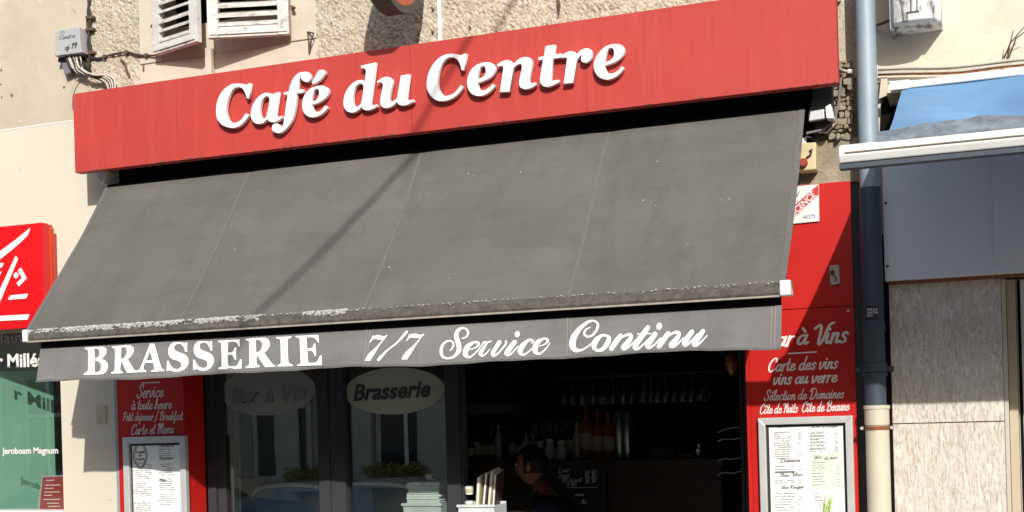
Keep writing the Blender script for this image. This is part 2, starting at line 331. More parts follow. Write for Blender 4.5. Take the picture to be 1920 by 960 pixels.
def mesh_obj(me, name, m, parent, wpos, label=None):
    """me has world x,z with y relative to wpos.y"""
    cxm = sum((v.co for v in me.vertices), Vector())/max(1, len(me.vertices)); cxm = Vector((cxm.x, 0, cxm.z))
    for v in me.vertices: v.co -= cxm
    bm = bmesh.new(); bm.from_mesh(me); bmesh.ops.remove_doubles(bm, verts=bm.verts, dist=1e-6); bmesh.ops.recalc_face_normals(bm, faces=bm.faces); bm.to_mesh(me); bm.free()
    me.materials.clear()
    for q in (m if isinstance(m, list) else [m]): me.materials.append(M[q] if isinstance(q, str) else q)
    o = bpy.data.objects.new(name, me); COL.objects.link(o); w0 = Vector((cxm.x, wpos, cxm.z))
    if parent is not None: o.parent = parent; o.location = w0-wloc(parent)
    else: o.location = w0
    if label: o['label'] = label
    return o

def text_mesh(s, bold=0.0):
    cu = bpy.data.curves.new('txt', 'FONT'); cu.body = s; cu.size = 1; cu.resolution_u = 3; cu.offset = bold; cu.fill_mode = 'FRONT'
    ob = bpy.data.objects.new('txt', cu); COL.objects.link(ob); dg = bpy.context.evaluated_depsgraph_get(); me = bpy.data.meshes.new_from_object(ob.evaluated_get(dg))
    bpy.data.objects.remove(ob); bpy.data.curves.remove(cu); return me
def frame_map(p0, p1, h, Y):
    """basis of a line of writing: baseline from pixel p0 to p1, height h pixels, on the plane Y"""
    A = P(*p0, Y); B = P(*p1, Y); T = P(p0[0]-h*0.028, p0[1]-h, Y); return A, B-A, T-A
def text(s, p0, p1, h, Y, m, name, parent, bold=0.0, slant=0.0, lift=0.0):
    me = text_mesh(s, bold); xs = [v.co.x for v in me.vertices]; x0, x1 = min(xs), max(xs); A, bx, bz = frame_map(p0, p1, h, Y)
    cap = 0.729
    for v in me.vertices:
        fx = (v.co.x-x0)/(x1-x0); fz = v.co.y/cap; q = A + bx*fx + bz*fz + bx.normalized()*(slant*fz*bz.length); v.co = (q.x, 0, q.z)
    return mesh_obj(me, name, m, parent, Y-lift)

# stroke script font, x-height 1, y up: list of strokes; advance
G = {
 'a': ([[(.8,.8),(.5,1),(.15,.7),(.12,.2),(.35,0),(.62,.25),(.78,.7)], [(.85,1),(.76,.3),(.88,.02),(1.1,.2)]], 1.08),
 'b': ([[(.3,2.0),(.12,.3),(.4,0),(.7,.3),(.65,.9),(.2,.8)]], .9), 'g': ([[(.8,.8),(.5,1),(.15,.7),(.12,.2),(.4,.05),(.8,.8),(.6,-.5),(.2,-.6),(.9,.2)]], 1.0), 'p': ([[(.2,1),(.0,-.8)], [(.1,.6),(.5,1),(.8,.7),(.6,.05),(.1,.1)]], .95),
 'T': ([[(.6,1.8),(.4,0)], [(.0,1.7),(.6,1.95),(1.2,1.9)]], 1.2), 'R': ([[(.5,1.9),(.3,0)], [(.05,1.5),(.5,2.0),(1.15,1.9),(1.1,1.2),(.5,1),(1.2,0)]], 1.35), 'L': ([[(.9,1.8),(.6,2),(.4,1),(.2,.05),(1.1,.15)]], 1.2),
 'c': ([[(.75,.8),(.5,1),(.15,.65),(.12,.2),(.4,0),(.85,.25)]], .85),
 'd': ([[(.8,.8),(.5,1),(.15,.7),(.12,.2),(.35,0),(.62,.25),(.8,.7)], [(.95,2.0),(.78,.9),(.74,.3),(.86,.02),(1.1,.2)]], 1.08),
 'e': ([[(.15,.42),(.55,.55),(.72,.82),(.5,1),(.2,.75),(.12,.25),(.38,0),(.9,.3)]], .88),
 'f': ([[(0,.2),(.4,.9),(.62,1.8),(.45,2.0),(.3,1.5),(.28,.2),(.22,-.6),(.4,-.75),(.42,-.2),(.75,.25)]], .7),
 'h': ([[(0,.2),(.35,1.1),(.48,1.9),(.3,1.95),(.2,1.2),(.12,0)], [(.14,.45),(.45,1),(.68,.85),(.62,.2),(.78,.02),(1.0,.2)]], .98),
 'i': ([[(.12,1),(.08,.25),(.22,.02),(.45,.2)], [(.18,1.42),(.2,1.5)]], .46),
 'j': ([[(.2,1),(.14,0),(.05,-.65),(-.2,-.7),(.0,-.2),(.45,.2)], [(.24,1.42),(.26,1.5)]], .46),
 'k': ([[(.25,2.0),(.12,0)], [(.14,.5),(.55,1),(.6,.75),(.2,.5),(.5,.05),(.8,.2)]], .8),
 'l': ([[(0,.2),(.35,1.2),(.45,1.9),(.28,1.95),(.12,1.0),(.1,.2),(.25,0),(.5,.2)]], .48),
 'm': ([[(.15,1),(.06,0)], [(.1,.5),(.38,1),(.52,.8),(.44,0)], [(.5,.5),(.8,1),(.94,.8),(.86,.2),(.98,.02),(1.2,.2)]], 1.2),
 'n': ([[(.15,1),(.06,0)], [(.1,.5),(.42,1),(.62,.85),(.54,.2),(.68,.02),(.9,.2)]], .9),
 'o': ([[(.5,1),(.2,.8),(.1,.35),(.3,0),(.62,.2),(.72,.65),(.5,1),(.62,.75),(.95,.8)]], .9),
 'r': ([[(.14,1.05),(.03,0)], [(.08,.5),(.3,.92),(.6,1.0)]], .66),
 's': ([[(.62,.82),(.44,1.02),(.2,.85),(.28,.58),(.5,.38),(.46,.1),(.22,-.02),(.0,.16)]], .7),
 't': ([[(.3,1.8),(.14,.3),(.28,.02),(.55,.2)], [(-.05,1.15),(.5,1.2)]], .55),
 'u': ([[(.12,1),(.06,.3),(.2,.02),(.5,.3),(.66,.95)], [(.72,1),(.62,.3),(.74,.02),(.95,.2)]], .95),
 'v': ([[(.08,1),(.14,.1),(.3,.02),(.6,.5),(.66,1),(.85,.9)]], .84),
 'x': ([[(.1,1),(.6,0)], [(.65,1),(.05,0)]], .8),
 'B': ([[(.5,1.9),(.35,0)], [(.1,1.5),(.5,2.0),(1.1,1.95),(1.15,1.4),(.6,1.05),(1.2,.9),(1.15,.15),(.5,-.05),(.1,.2)]], 1.45),
 'C': ([[(1.15,1.5),(1.2,1.9),(.85,2.0),(.3,1.4),(.15,.5),(.45,-.02),(.9,.15),(1.3,.5)]], 1.25),
 'D': ([[(.55,1.8),(.4,0)], [(.05,1.5),(.5,2.05),(1.2,1.9),(1.45,1.1),(1.1,.2),(.45,-.05),(.15,.15)]], 1.6),
 'M': ([[(-.1,1.6),(.2,1.95),(.35,1.6),(.2,0)], [(.3,.7),(.75,1.9),(.85,1.7),(.72,0)], [(.8,.7),(1.3,1.95),(1.4,1.6),(1.28,.2),(1.4,.02),(1.65,.2)]], 1.65),
 'N': ([[(-.2,1.6),(.15,1.95),(.35,1.6),(.2,0)], [(.3,.7),(.75,1.9),(.95,1.75),(.85,.2),(1.0,.02),(1.2,.2)]], 1.2),
 'P': ([[(.5,1.9),(.3,0)], [(.05,1.5),(.5,2.0),(1.15,1.9),(1.2,1.2),(.5,.85)]], 1.2),
 'S': ([[(1.05,1.5),(1.1,1.9),(.75,2.05),(.35,1.6),(.75,1.0),(.85,.4),(.4,-.05),(.0,.15),(.05,.5)]], 1.15),
 'V': ([[(.0,1.6),(.4,1.95),(.6,1.6),(.6,.2),(.75,-.02),(1.0,.5),(1.3,1.8),(1.7,2.1)]], 1.25),
 '/': ([[(.9,2.2),(.0,-.4)]], 1.0), ' ': ([], .55), '-': ([[(.1,.5),(.5,.5)]], .6), '.': ([[(.1,.0),(.12,.05)]], .35),
 '1': ([[(.1,1.4),(.45,1.9),(.3,0)]], .6), '8': ([[(.7,1.6),(.4,1.9),(.2,1.5),(.7,.7),(.4,0),(.05,.4),(.4,1.0),(.8,1.6)]], .95), '9': ([[(.8,1.4),(.5,1.9),(.2,1.4),(.5,1.0),(.85,1.5),(.6,0)]], .95), '0': ([[(.5,1.9),(.1,1.2),(.1,.4),(.4,0),(.75,.7),(.75,1.5),(.5,1.9)]], .95), '6': ([[(.8,1.8),(.3,1.2),(.1,.4),(.4,0),(.75,.4),(.5,.9),(.15,.5)]], .95)}
for ch, base, acc in (('à', 'a', [(.3,1.75),(.6,1.35)]), ('é', 'e', [(.75,1.75),(.45,1.35)]), ('ô', 'o', [(.2,1.35),(.5,1.7),(.8,1.35)]), ('è', 'e', [(.3,1.75),(.6,1.35)])):
    G[ch] = (G[base][0]+[acc], G[base][1])
def cr_open(pts, sub=5):
    out = []; n = len(pts); k = len(pts[0])
    for i in range(n-1):
        p0 = pts[max(0, i-1)]; p1 = pts[i]; p2 = pts[i+1]; p3 = pts[min(n-1, i+2)]
        for j in range(sub):
            t = j/sub; out.append(tuple(0.5*((2*p1[c]) + (-p0[c]+p2[c])*t + (2*p0[c]-5*p1[c]+4*p2[c]-p3[c])*t*t + (-p0[c]+3*p1[c]-3*p2[c]+p3[c])*t**3) for c in range(k)))
    out.append(tuple(pts[-1])); return out
def ribbon(vs, fs, pts, put):
    """pts (x, y, width) in 2D; put maps 2D to 3D; round ends"""
    n = len(pts); b = len(vs)
    nrm = []
    for i in range(n):
        a = pts[max(0, i-1)]; c = pts[min(n-1, i+1)]; dx, dy = c[0]-a[0], c[1]-a[1]; l = math.hypot(dx, dy) or 1; nrm.append((-dy/l, dx/l))
    for (x, y, wd), (nx, ny) in zip(pts, nrm): vs.append(put(x+nx*wd/2, y+ny*wd/2)); vs.append(put(x-nx*wd/2, y-ny*wd/2))
    for i in range(n-1): fs.append((b+2*i, b+2*i+1, b+2*i+3, b+2*i+2))
    for i, sg in ((0, -1), (n-1, 1)):
        x, y, wd = pts[i]; nx, ny = nrm[i]; tx, ty = ny*sg, -nx*sg; c0 = len(vs)
        ring = [b+2*i]
        for k in range(1, 5):
            a = math.pi*k/5; vs.append(put(x+(nx*math.cos(a)+tx*math.sin(a))*wd/2, y+(ny*math.cos(a)+ty*math.sin(a))*wd/2)); ring.append(len(vs)-1)
        ring.append(b+2*i+1); fs.append(tuple(ring))
def script(s, p0, p1, h, Y, m, name, parent, wmin=0.15, wmax=0.22, slant=0.22):
    """h = x-height in pixels"""
    A, bx, bz = frame_map(p0, p1, h, Y); adv = sum(G[c][1] for c in s); ux = 1.0/adv; vs = []; fs = []; x = 0.0; n = 0; zx = bz.length/ (bx.length*ux)
    for c in s:
        for st in G[c][0]:
            q = [(x+px+slant*py, py) for px, py in st]
            if len(q) == 1: q = q+q
            q = cr_open(q, 5); pts = []
            for i in range(len(q)):
                a = q[max(0, i-1)]; b = q[min(len(q)-1, i+1)]; dx, dy = b[0]-a[0], b[1]-a[1]; l = math.hypot(dx, dy) or 1
                pts.append((q[i][0], q[i][1], wmin+(wmax-wmin)*abs(dy/l)))
            n += 1
            def put(a, b, n=n):
                r = A + bx*(a*ux) + bz*b; return Vector((r.x, -0.0002*(n % 8), r.z))
            ribbon(vs, fs, pts, put)
        x += G[c][1]
    me = bpy.data.meshes.new(name); me.from_pydata([tuple(v) for v in vs], [], fs); me.update()
    return mesh_obj(me, name, m, parent, Y)
def rule(p0, p1, wpx, Y, m, name, parent):
    vs = []; fs = []
    def put(a, b): r = P(a, b, Y); return Vector((r.x, 0, r.z))
    ribbon(vs, fs, [(*p0, wpx), (*p1, wpx)], put); me = bpy.data.meshes.new(name); me.from_pydata([tuple(v) for v in vs], [], fs); me.update(); return mesh_obj(me, name, m, parent, Y)

# ================================================================ SETTING
b = MB(); b.add([(-60, -40, 0), (60, -40, 0), (60, 12, 0), (-60, 12, 0)], [(0, 1, 2, 3)]); tag(b.build('road', 'asphalt'), kind='structure')
b = MB(); b.box(-30, 30, -1.9, 0.0, 0.004, 0.14); tag(b.build('pavement', 'paving'), kind='structure')
b = MB(); b.box(-30, 30, -2.05, -1.9, 0.004, 0.15); tag(b.build('kerb', 'opptrim'), kind='structure')
b = MB(); b.box(-30, 30, -13.0, -10.6, 0.004, 0.14); tag(b.build('pavement', 'paving'), kind='structure')

# ---------------- x positions of the joints between the three buildings
XL = P(165, 50, 0).x            # bank | cafe above the sign
XR = -0.565                     # cafe | right neighbour
ZTOP = 9.0
SY = -0.22                      # front face of the big sign

# ================================================================ LEFT (BANK) BUILDING
bank = thing('bank_building', 'cream rendered building left of the café, with a bank shop window', 'building', (-6.5, 0.2, 0))
zj = P(60, 237, 0).z; xb = P(217, 800, 0).x; xw = -4.75; ztopw = P(40, 612, 0).z; sx_l = XL+0.1
MB().box(-9.5, XL, 0.0, 0.35, zj, ZTOP).build('upper_wall', 'cream_up', bank)
MB().box(xw, xb-0.0, -0.004, 0.35, 0.0, zj-0.002).box(-9.5, xw, -0.004, 0.35, ztopw, zj-0.002).build('lower_wall', 'cream_low', bank)
MB().box(-9.5, sx_l, -0.006, 0.01, zj-0.004, zj+0.0015).build('render_joint', 'enamel', bank, label='thin pale joint line between old upper plaster and smooth lower paint')
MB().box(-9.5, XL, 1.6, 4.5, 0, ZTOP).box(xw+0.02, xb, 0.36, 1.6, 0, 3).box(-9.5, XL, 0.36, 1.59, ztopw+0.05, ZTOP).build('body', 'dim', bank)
# cracked patch and marks
b = MB()
for u, v, r in ((22, 178, 4), (120, 163, 3), (2, 131, 3), (1, 158, 2), (3, 182, 2), (37, 318, 1.6), (207, 938, 1.6)):
    c = P(u, v, -0.002); b.lathe((c.x, 0.002, c.z), [(r*0.0025, 0), (r*0.0018, 0.008)], 7, 'y')
b.build('plaster_scar', 'stone', bank)
# shop window
bw = MB().box(-9.5, xw-0.03, 0.064, 0.07, 0.5, ztopw)
win = bw.build('window_pane', 'glass', bank)
MB().box(xw-0.03, xw, 0.05, 0.12, 0.5, ztopw).box(-9.5, xw-0.03, 0.05, 0.12, 0.35, 0.5).build('window_frame', 'black', bank)
sl = P(40, 957, 0.02); MB().box(-9.5, xw, -0.01, 0.20, sl.z-0.12, sl.z).build('window_sill', 'white', bank)
# letters on the pane (they cast their shadows on the green blind)
GY = 0.060
text('Hautes', (-12, 645), (68, 641), 22, GY, 'boxgrey', 'lettering', bank, bold=0.02)
text('r Millésimes', (-6, 689), (140, 684), 25, GY, 'creamtxt', 'lettering', bank, bold=0.03)
text('Jeroboam Magnum', (4, 851), (109, 850), 12, GY, 'creamtxt', 'lettering', bank, bold=0.025)

# green blind standing obliquely behind the pane
bl = thing('green_blind', 'pale green blind standing obliquely behind the bank shop window', 'blind', (-4.9, 0.4, 0.6))
a0 = P(2, 870, GY+0.10); a1 = P(107, 870, GY+0.42)
MB().hexa([(a0.x-0.25, a0.y-0.30*0+0.0, 0.6), (a1.x, a1.y, 0.6), (a1.x, a1.y, 2.28), (a0.x-0.25, a0.y, 2.28)], [(a0.x-0.25, a0.y+0.02, 0.6), (a1.x, a1.y+0.02, 0.6), (a1.x, a1.y+0.02, 2.28), (a0.x-0.25, a0.y+0.02, 2.28)]).build('blind_sheet', 'green', bl)
MB().tube([(a1.x, a1.y, 0.6), (a1.x, a1.y, 2.28)], 0.01).build('blind_edge_rail', 'black', bl)
# red poster inside
ps = thing('poster', 'small brick red poster with pale lines in the bottom of the bank window', 'poster', P(98, 955, 0.18))
q = [P(80, 895, 0.095), P(118, 893, 0.095), P(122, 955, 0.095), P(74, 956, 0.095)]
MB().prism([(v.x, v.z) for v in q], 0.095, 0.10).build('sheet', 'poster', ps)
q2 = [P(78, 892, 0.1), P(121, 891, 0.1), P(125, 958, 0.1), P(70, 959, 0.1)]
MB().prism([(v.x, v.z) for v in q2], 0.1005, 0.104).build('border', 'alu', ps)
b = MB()
for i, (u0, u1, v) in enumerate(((86, 102, 900), (85, 113, 909), (84, 100, 915), (83, 112, 922), (82, 98, 928), (81, 112, 936), (88, 110, 943), (90, 112, 949))):
    b.pbox([(u0, v), (u1, v-0.5), (u1, v+1.1), (u0, v+1.6)], 0.0935, 0.095)
b.build('printed_lines', 'creamtxt', ps)

# bank sign
bs = thing('bank_sign', 'bright red square bank sign with white angular squirrel-like emblem', 'sign', P(0, 618, -0.05))
fy = -0.10; q = [P(-110, 436, fy), P(78.5, 417, fy), P(80, 615, fy), P(-110, 624, fy)]
x0, x1, z0, z1 = q[0].x, q[1].x, (q[2].z+q[3].z)/2, (q[1].z+q[0].z)/2
MB().box(x0, x1, fy, -0.05, z0, z1).build('face', 'bankred', bs, bevel=0.004)
MB().box(x0+0.01, x1+0.004, -0.0495, -0.025, z0+0.006, z1-0.006).build('return_edge', 'bankred2', bs)
MB().box(x0+0.03, x1+0.012, -0.0245, 0.0, z0+0.02, z1-0.05).build('back_box', 'poster', bs)
for s in ('172,322* 158,365* 100,420 0,502* -70,560* -70,500* 0,455 95,385*', '90,480* 104,494* 0,745* -30,790* -45,770* 0,672*', '-40,525* 24,519* 12,546* -30,550*', '-20,572* 10,567* 2,590* -24,592*',
          '110,552* 122,548* 153,606* 108,652* 96,632* 126,604* 104,566*', '60,702* 159,692* 150,719* 47,727*', '-90,822* 168,808* 158,838* -90,850*'):
    lp = smooth_closed(outline(s, 0, 320, 3.0)); lp = [P(u, v, fy) for u, v in lp]
    mesh_obj(fill_mesh('emblem_stroke', [[(p.x, p.z) for p in lp]], 0.003), 'emblem_stroke', 'enamel', bs, fy-0.001)
c = P(30.7, 516.5, fy); MB().lathe((c.x, fy-0.0005, c.z), [(0.0155, 0), (0.0155, 0.003)], 20, 'y').build('emblem_dot', 'enamel', bs)

# small white push plate on the pillar
bx = P(188, 778, 0); 
d = thing('door_entry_plate', 'small beige entry plate on the shaded cream pillar', 'plate', (bx.x, 0, bx.z-0.05))
MB().pbox([(179, 762), (198, 761), (199, 793), (181, 794)], -0.012, 0.003).build('plate', 'beige', d, bevel=0.002)
MB().pbox([(186, 768), (190, 768), (190, 772), (186, 772)], -0.0145, -0.0121).build('button', 'surround', d)

# ================================================================ CAFE BUILDING
cafe = thing('cafe_building', 'café building with roughcast upper wall and weathered window shutters', 'building', (-2.5, 0.2, 0))
# opening of the window above: between hinge points
hzL = P(297, 104, -0.03); hzR = P(545, 70, -0.03); zb = (hzL.z+hzR.z)/2
def grid_wall(x0, x1, z0, z1, step, holes, amp, name, m):
    nx = int((x1-x0)/step)+1; nz = int((z1-z0)/step)+1; vs = []; fs = []
    for j in range(nz):
        z = z0+(z1-z0)*j/(nz-1)
        for i in range(nx):
            x = x0+(x1-x0)*i/(nx-1); p = Vector((x*58, 3.3, z*58)); dx = noise.noise(p*0.7)*1.1
            a = noise.noise(p+Vector((dx, 0, -dx))); bb = noise.noise(p*2.3+Vector((9, 0, 0)))
            h = 1-min(1, abs(a)*5.0); h = (1-h**1.3)*(0.75+0.5*noise.noise(p*0.31)) + 0.22*bb
            vs.append((x, -amp*h, z))
    for j in range(nz-1):
        z = z0+(z1-z0)*(j+.5)/(nz-1)
        for i in range(nx-1):
            x = x0+(x1-x0)*(i+.5)/(nx-1)
            if any(a < x < b_ and c_ < z < d_ for a, b_, c_, d_ in holes): continue
            k = j*nx+i; fs.append((k, k+1, k+nx+1, k+nx))
    mb = MB(); mb.v = [Vector(v) for v in vs]; mb.f = fs; return mb.build(name, m, cafe, smooth=True)
wx0, wx1 = hzL.x+0.0, hzR.x
grid_wall(XL+0.002, -1.2, 3.45, 4.46, 0.0044, [(wx0-0.13, wx1+0.13, zb-0.14, 5)], 0.013, 'roughcast_wall', 'roughcast')
MB().box(XL+0.001, wx0-0.12, 0.0005, 0.35, 3.3, ZTOP).box(wx1+0.12, XR, 0.0005, 0.35, 3.3, ZTOP).box(wx0-0.12, wx1+0.12, 0.0005, 0.35, 3.3, zb-0.13).build('wall', 'roughcast', cafe)
# window surround: side bands, sill band, joints
MB().box(wx0-0.13, wx0+0.01, -0.012, 0.30, zb-0.02, 5.9).build('surround_band', 'surround', cafe, bevel=0.004)
MB().box(wx1-0.01, wx1+0.13, -0.012, 0.30, zb-0.02, 5.9).build('surround_band', 'surround', cafe, bevel=0.004)
MB().box(wx0-0.17, wx1+0.14, -0.010, 0.30, zb-0.15, zb-0.024).build('sill_band', 'surround', cafe, bevel=0.004)
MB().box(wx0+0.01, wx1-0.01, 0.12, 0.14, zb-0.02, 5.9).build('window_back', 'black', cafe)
MB().box(wx0+0.011, wx1-0.011, -0.006, 0.12, zb-0.023, zb+0.14).build('threshold', 'surround', cafe)
c1 = P(397, 118, -0.015); MB().box(c1.x-0.018, c1.x+0.018, -0.05, -0.010, zb-0.17, zb+0.0).build('shutter_stop', 'surround', cafe, bevel=0.004)
# iron keepers and hooks
def hook(pts, r, m='rust', nm='iron_hook'):
    MB().tube([P(u, v, y) for u, v, y in pts], r, 6).build(nm, m, cafe)
hook([(577, 60, -0.01), (588, 62, -0.05), (583, 78, -0.04), (582, 90, -0.02), (580, 102, -0.012)], 0.004, 'twig'); hook([(580, 100, -0.01), (579, 75, -0.012), (577, 60, -0.01)], 0.005, 'twig')
hook([(227, 112, -0.012), (234, 118, -0.03), (236, 128, -0.03), (243, 145, -0.015)], 0.006, 'twig')
hook([(269, 121, -0.012), (269, 133, -0.014)], 0.005); hook([(1045, -12, -0.01), (1048, 8, -0.03), (1047, 33, -0.012)], [0.006, 0.008, 0.003], 'twig')
hook([(288, 45, -0.02), (284, 50, -0.05), (292, 44, -0.05)], 0.007); hook([(547, 12, -0.02), (552, 15, -0.05), (548, 18, -0.03)], 0.007)
for u, v in ((811, 17), (811, 60), (785, 63), (783, 76), (881, 52)): hook([(u-2, v-4, -0.012), (u+2, v, -0.02), (u-1, v+4, -0.012)], 0.003, 'twig', 'wall_staple')
# shutters
def shutter(hu, ou, label):
    H = P(hu[0], hu[1], -0.035); H.z = zb; O = PZ(ou[0], ou[1], zb); O.y = max(-0.6, min(-0.06, O.y))
    ax = (O-H); wdt = ax.length; ax.normalize(); nrm = Vector((ax.y, -ax.x, 0));
    if nrm.y > 0: nrm = -nrm
    par = bpy.data.objects.new('shutter', None); COL.objects.link(par); par.parent = cafe; par.location = H-wloc(cafe); par['label'] = label
    def bar(a0, a1, z0, z1, t0, t1, name, m='shutter', tilt=0.0):
        A = H+ax*a0; B = H+ax*a1; f = [A+nrm*t1, B+nrm*t1, B+nrm*t0, A+nrm*t0]
        lo = [v+Vector((0, 0, z0)) for v in f]; hi = [v+Vector((0, 0, z1)) for v in f]
        if tilt:
            for i in (0, 1): lo[i].z -= tilt; hi[i].z -= tilt
        MB().hexa(lo, hi).build(name, m, par, bevel=0.002)
    Ht = 1.55; st = 0.055
    bar(0, st, 0.0, Ht, 0, 0.034, 'stile'); bar(wdt-st, wdt, 0.0, Ht, 0, 0.034, 'stile'); bar(st+0.001, wdt-st-0.001, 0.0, 0.062, 0.001, 0.032, 'bottom_rail'); bar(st+0.001, wdt-st-0.001, 0.72, 0.79, 0.001, 0.032, 'middle_rail')
    bar(0.01, wdt-0.01, 0.012, 0.03, 0.0345, 0.040, 'drip_strip')
    z = 0.080
    while z < 1.5:
        if not 0.68 < z < 0.80: bar(st-0.004, wdt-st+0.004, z, z+0.010, -0.004, 0.036, 'slat', 'slat', 0.034+random.uniform(-0.007, 0.004))
        z += 0.047
    return H, O
S1 = shutter((297, 104), (379, 80), 'left shutter leaf half open, paint flaking'); S2 = shutter((545, 70), (393, 75), 'right shutter leaf half open, paint flaking')
print('SHUT', S1, S2)

# lower front: exposed masonry, cement, infill behind the awning
MB().box(xb+0.002, -4.395, 0.0, 0.3, 0, 3.3).box(-4.395, -0.6, 0.02, 0.3, 2.9, 3.3).build('lower_wall', 'cement', cafe)
stn = []
v0 = 112
while v0 < 262:
    hh = random.uniform(7, 15); u = 1557+random.uniform(-6, 0)
    while u < 1595:
        wd = random.uniform(9, 30); u1 = min(1600, u+wd)
        j = lambda a: random.uniform(-a, a)
        MB().pbox([(u+1, v0+1+j(2)), ((u+u1)/2+j(3), v0+j(2)), (u1-1, v0+1+j(2)), (u1-1+j(1.5), v0+hh/2), (u1-1+j(2), v0+hh-1+j(1.5)), ((u+u1)/2, v0+hh+j(1.5)), (u+1+j(1.5), v0+hh-1+j(1.5))], -0.008-random.uniform(0, 0.05), 0.0).build('stone', 'stone' if random.random() < .55 else 'cement', cafe, bevel=0.003)
        u = u1
    v0 += hh
xs0 = P(1572, 300, 0).x
MB().box(P(1495, 300, 0).x, XR-0.03, -0.012, 0.02, P(1560, 346, 0).z, P(1560, 262, 0).z).build('cement_patch', 'cement', cafe, bevel=0.006)
MB().box(XR-0.03, XR, -0.006, 0.02, 0, 3.2).build('shadow_joint', 'black', cafe)  # black strip for the gap, with the pipe's shadow put into its colour
# interior shell
xf0, xf1 = -3.985, P(1409, 800, -0.02).x
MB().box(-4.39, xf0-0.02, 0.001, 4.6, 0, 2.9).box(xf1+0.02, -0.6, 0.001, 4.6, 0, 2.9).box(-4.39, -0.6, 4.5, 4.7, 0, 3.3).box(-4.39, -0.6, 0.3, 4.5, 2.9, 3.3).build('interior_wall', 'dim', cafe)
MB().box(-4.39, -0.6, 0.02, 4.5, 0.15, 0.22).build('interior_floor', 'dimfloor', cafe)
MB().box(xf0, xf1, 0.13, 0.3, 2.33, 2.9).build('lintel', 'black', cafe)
# roof and upper body so the building is solid
MB().box(XL, XR, 0.36, 4.6, 3.35, ZTOP).build('upper_body', 'roughcast', cafe)

# red panels
PYF = -0.02
lp_ = sub('menu_panel', 'red panel left of the café door, lettered Service à toute heure', cafe, (-4.2, 0, 0.2))
xa = P(221, 800, PYF).x; xbp = P(346, 800, PYF).x
MB().box(xa, xbp, PYF, 0.0, 0.2, 2.9).build('board', 'panelred', lp_)
rv0 = Vector((xbp, PYF, 0)); rv1 = P(386, 900, 0.13)
MB().hexa([(xbp+0.001, PYF, 0.2), (rv1.x, 0.13, 0.2), (rv1.x-0.02, 0.15, 0.2), (xbp-0.02, 0.001, 0.2)], [(xbp+0.001, PYF, 2.9), (rv1.x, 0.13, 2.9), (rv1.x-0.02, 0.15, 2.9), (xbp-0.02, 0.001, 2.9)]).build('reveal', 'panelred', lp_)
MB().box(xb+0.004, xa-0.001, -0.01, 0.003, 0.2, 2.9).build('edge_trim', 'zinc', lp_)
TY = PYF-0.002
rule((266, 718), (299, 717), 2.2, TY, 'creamtxt', 'ruled_line', lp_)
script('Service', (257, 746), (306, 744), 12, TY, 'creamtxt', 'lettering', lp_)
script('à toute heure', (246, 768), (322, 766), 9.5, TY, 'creamtxt', 'lettering', lp_)
script('Petit dejeuner / Breakfast', (230, 789), (342, 787), 8, TY, 'creamtxt', 'lettering', lp_)
script('Carte et Menu', (245, 815), (326, 812), 9.5, TY, 'creamtxt', 'lettering', lp_)

rp = sub('wine_panel', 'red panel right of the café door, lettered Bar à Vins', cafe, (-0.86, 0, 0.2))
xc = P(1409, 800, PYF).x; xd = P(1604, 700, PYF).x; zt = P(1530, 345, PYF).z; zm = P(1530, 577, PYF).z
MB().box(xc, xd, PYF, 0.0, 0.2, zm-0.002).build('lower_board', 'panelred', rp)
MB().box(xc, xd, PYF-0.002, 0.0, zm+0.001, zt).build('upper_board', 'panelred', rp)
MB().box(xc-0.018, xc-0.001, PYF-0.003, 0.14, 0.2, 2.9).build('reveal', 'panelred', rp)
TY = PYF-0.002
for wd_, a, b_ in (('Bar', (1428, 652), (1487, 648)), ('à', (1493, 646), (1514, 645)), ('Vins', (1522, 646), (1588, 641))): script(wd_, a, b_, 17 if wd_ != 'Vins' else 18, TY, 'creamtxt', 'lettering', rp, 0.19, 0.27)
rule((1478, 663), (1530, 660), 2.6, TY, 'creamtxt', 'ruled_line', rp)
script('Carte des vins', (1439, 697), (1570, 690), 12, TY, 'creamtxt', 'lettering', rp, 0.19, 0.27)
script('vins au verre', (1449, 721), (1569, 716), 12, TY, 'creamtxt', 'lettering', rp, 0.19, 0.27)
script('Sélection de Domaines', (1433, 751), (1582, 746), 9.5, TY, 'creamtxt', 'lettering', rp, 0.16, 0.22)
script('Côte de Nuits  Côte de Beaune', (1424, 776), (1592, 769), 9, TY, 'creamtxt', 'lettering', rp, 0.19, 0.27)
MB().pbox([(1587, 584), (1590, 579), (1593, 584)], PYF-0.006, PYF-0.001).build('mark', 'creamtxt', rp)

